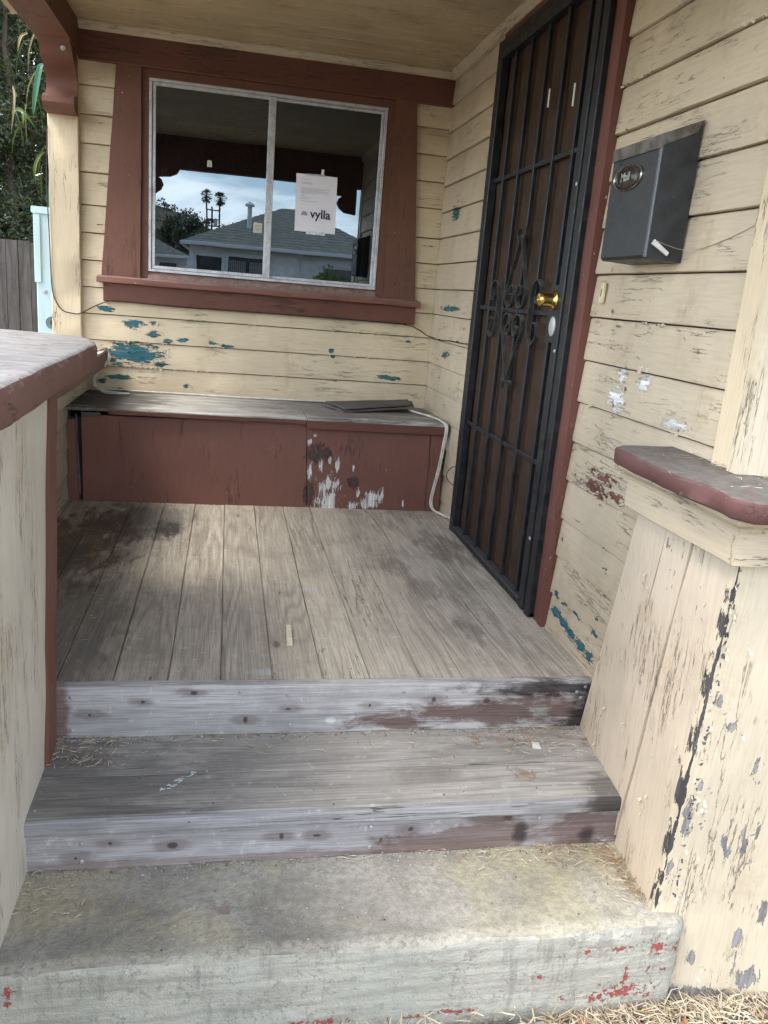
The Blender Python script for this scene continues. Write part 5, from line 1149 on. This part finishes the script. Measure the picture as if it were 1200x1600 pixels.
# palms
def palm(x, y, zt, label):
    t = thing('fan_palm', (x, y, -.6), label, 'palm', 'palms on the skyline'); mb = MB(); mb.tube([(x + .3, y, -.6), (x + .1, y, zt * .5), (x, y, zt)], .28, 8, .20); obj('trunk', mb, M_bark, t)
    mb = MB()
    for i in range(70):
        a = rg.uniform(0, 6.28); el = rg.uniform(-1.2, 1.3); d = Vector((math.cos(a) * math.cos(el), math.sin(a) * math.cos(el), math.sin(el))); b0 = Vector((x, y, zt)); tip = b0 + d * rg.uniform(.9, 1.15)
        s = d.cross(Vector((0, 0, 1))).normalized(); fan = tip
        for k_ in range(9):
            w_ = (k_ - 4) / 4 * 1.1; dd = (d * math.cos(w_) + s * math.sin(w_)); e = fan + dd * .75 + Vector((0, 0, -.12 * abs(w_))); q = dd.cross(d.cross(s)).normalized() * .045
            mb.add([fan - q * .4, fan + dd * .4 + q, e, fan + dd * .4 - q], [(0, 1, 2, 3)])
        mb.tube([b0, tip], .03, 3, .02)
    obj('crown', mb, M_leaf, t, fix=False, kind='stuff')
    mb = MB()
    for i in range(26):
        a = rg.uniform(0, 6.28); b0 = Vector((x, y, zt - .2)); e = b0 + Vector((math.cos(a) * .9, math.sin(a) * .9, -rg.uniform(.8, 1.5))); mb.tube([b0, e], .09, 4, .02)
    obj('dry_fronds', mb, M_bladed, t, kind='stuff')
palm(-7.35, -210, 21.0, 'left one of the two tall fan palms mirrored against the sky')
palm(-4.15, -210, 20.6, 'right one of the two tall fan palms mirrored against the sky')
up_ = thing('utility_pole', (-3.3, -90, -.6), 'dark utility pole with crossarms between the mirrored palms', 'utility pole'); mb = MB(); mb.tube([(-3.3, -90, -.6), (-3.25, -90, 8.9)], .16, 8, .11); obj('pole', mb, M_bark, up_)
for z in (8.5, 7.5, 6.8): mb = MB(); mb.cbox((-3.9, -90.1, z), (-2.5, -89.95, z + .12), .01); obj('crossarm', mb, M_bark, up_)
mb = MB(); mb.lathe([(.22, 0), (.24, .1), (.24, .7), (.1, .8)], (-2.85, -90, 6.9), (0, 0, 1), 10); obj('transformer', mb, M_silver, up_)
ap_ = thing('bare_pole', (-5.65, -70, -.6), 'plain dark pole left of the mirrored bushy tree', 'pole'); mb = MB(); mb.tube([(-5.65, -70, -.6), (-5.6, -70, 6.5)], .13, 8, .09); obj('pole', mb, M_bark, ap_)
# hills
g = G('dry_hill'); hn = g.noise(g.pos, .03, 6, .7); hv = g.ss(g.noise(g.pos, .10, 5, .7), .48, .56)
M_hill = g.done(g.bsdf(g.mix(hv, (.15, .115, .08), (.035, .045, .03)), .95, None, 0, .1))
mb = MB(); nx, ny = 90, 14; vs = []
for j in range(ny + 1):
    for i in range(nx + 1):
        x = -260 + 500 * i / nx; yy = -170 - 260 * j / ny; t_ = j / ny
        hgt = (24 + 9 * math.exp(-((x + 60) / 45) ** 2) - 8 * (1 / (1 + math.exp(-(x + 8) / 9)))) * math.sin(min(1, t_ * 1.35) * math.pi / 2) ** 1.3
        vs.append((x, yy, -.7 + hgt + mn.fractal(Vector((x * .03, yy * .03, 0)), 1., 2., 4) * 3.2 * t_))
mb.add(vs, [(j * (nx + 1) + i, j * (nx + 1) + i + 1, (j + 1) * (nx + 1) + i + 1, (j + 1) * (nx + 1) + i) for j in range(ny) for i in range(nx)])
obj('hills', mb, M_hill, fix=False, smooth=60, kind='structure')
mb = MB(); cen = [((rg.uniform(-150, 60), rg.uniform(-420, -300), 0), 3) for _ in range(120)]
cen2 = []
for (c, r_) in cen:
    t_ = (-170 - c[1]) / 260; x = c[0]; hgt = (24 + 9 * math.exp(-((x + 60) / 45) ** 2) - 8 * (1 / (1 + math.exp(-(x + 8) / 9)))) * math.sin(min(1, t_ * 1.35) * math.pi / 2) ** 1.3
    cen2.append(((x, c[1], hgt + 1), rg.uniform(2, 4)))
leaves(mb, cen2, 9000, 1, .5, 1.1, .4, rg, .7); obj('hill_trees', mb, M_leaf, fix=False, kind='stuff')
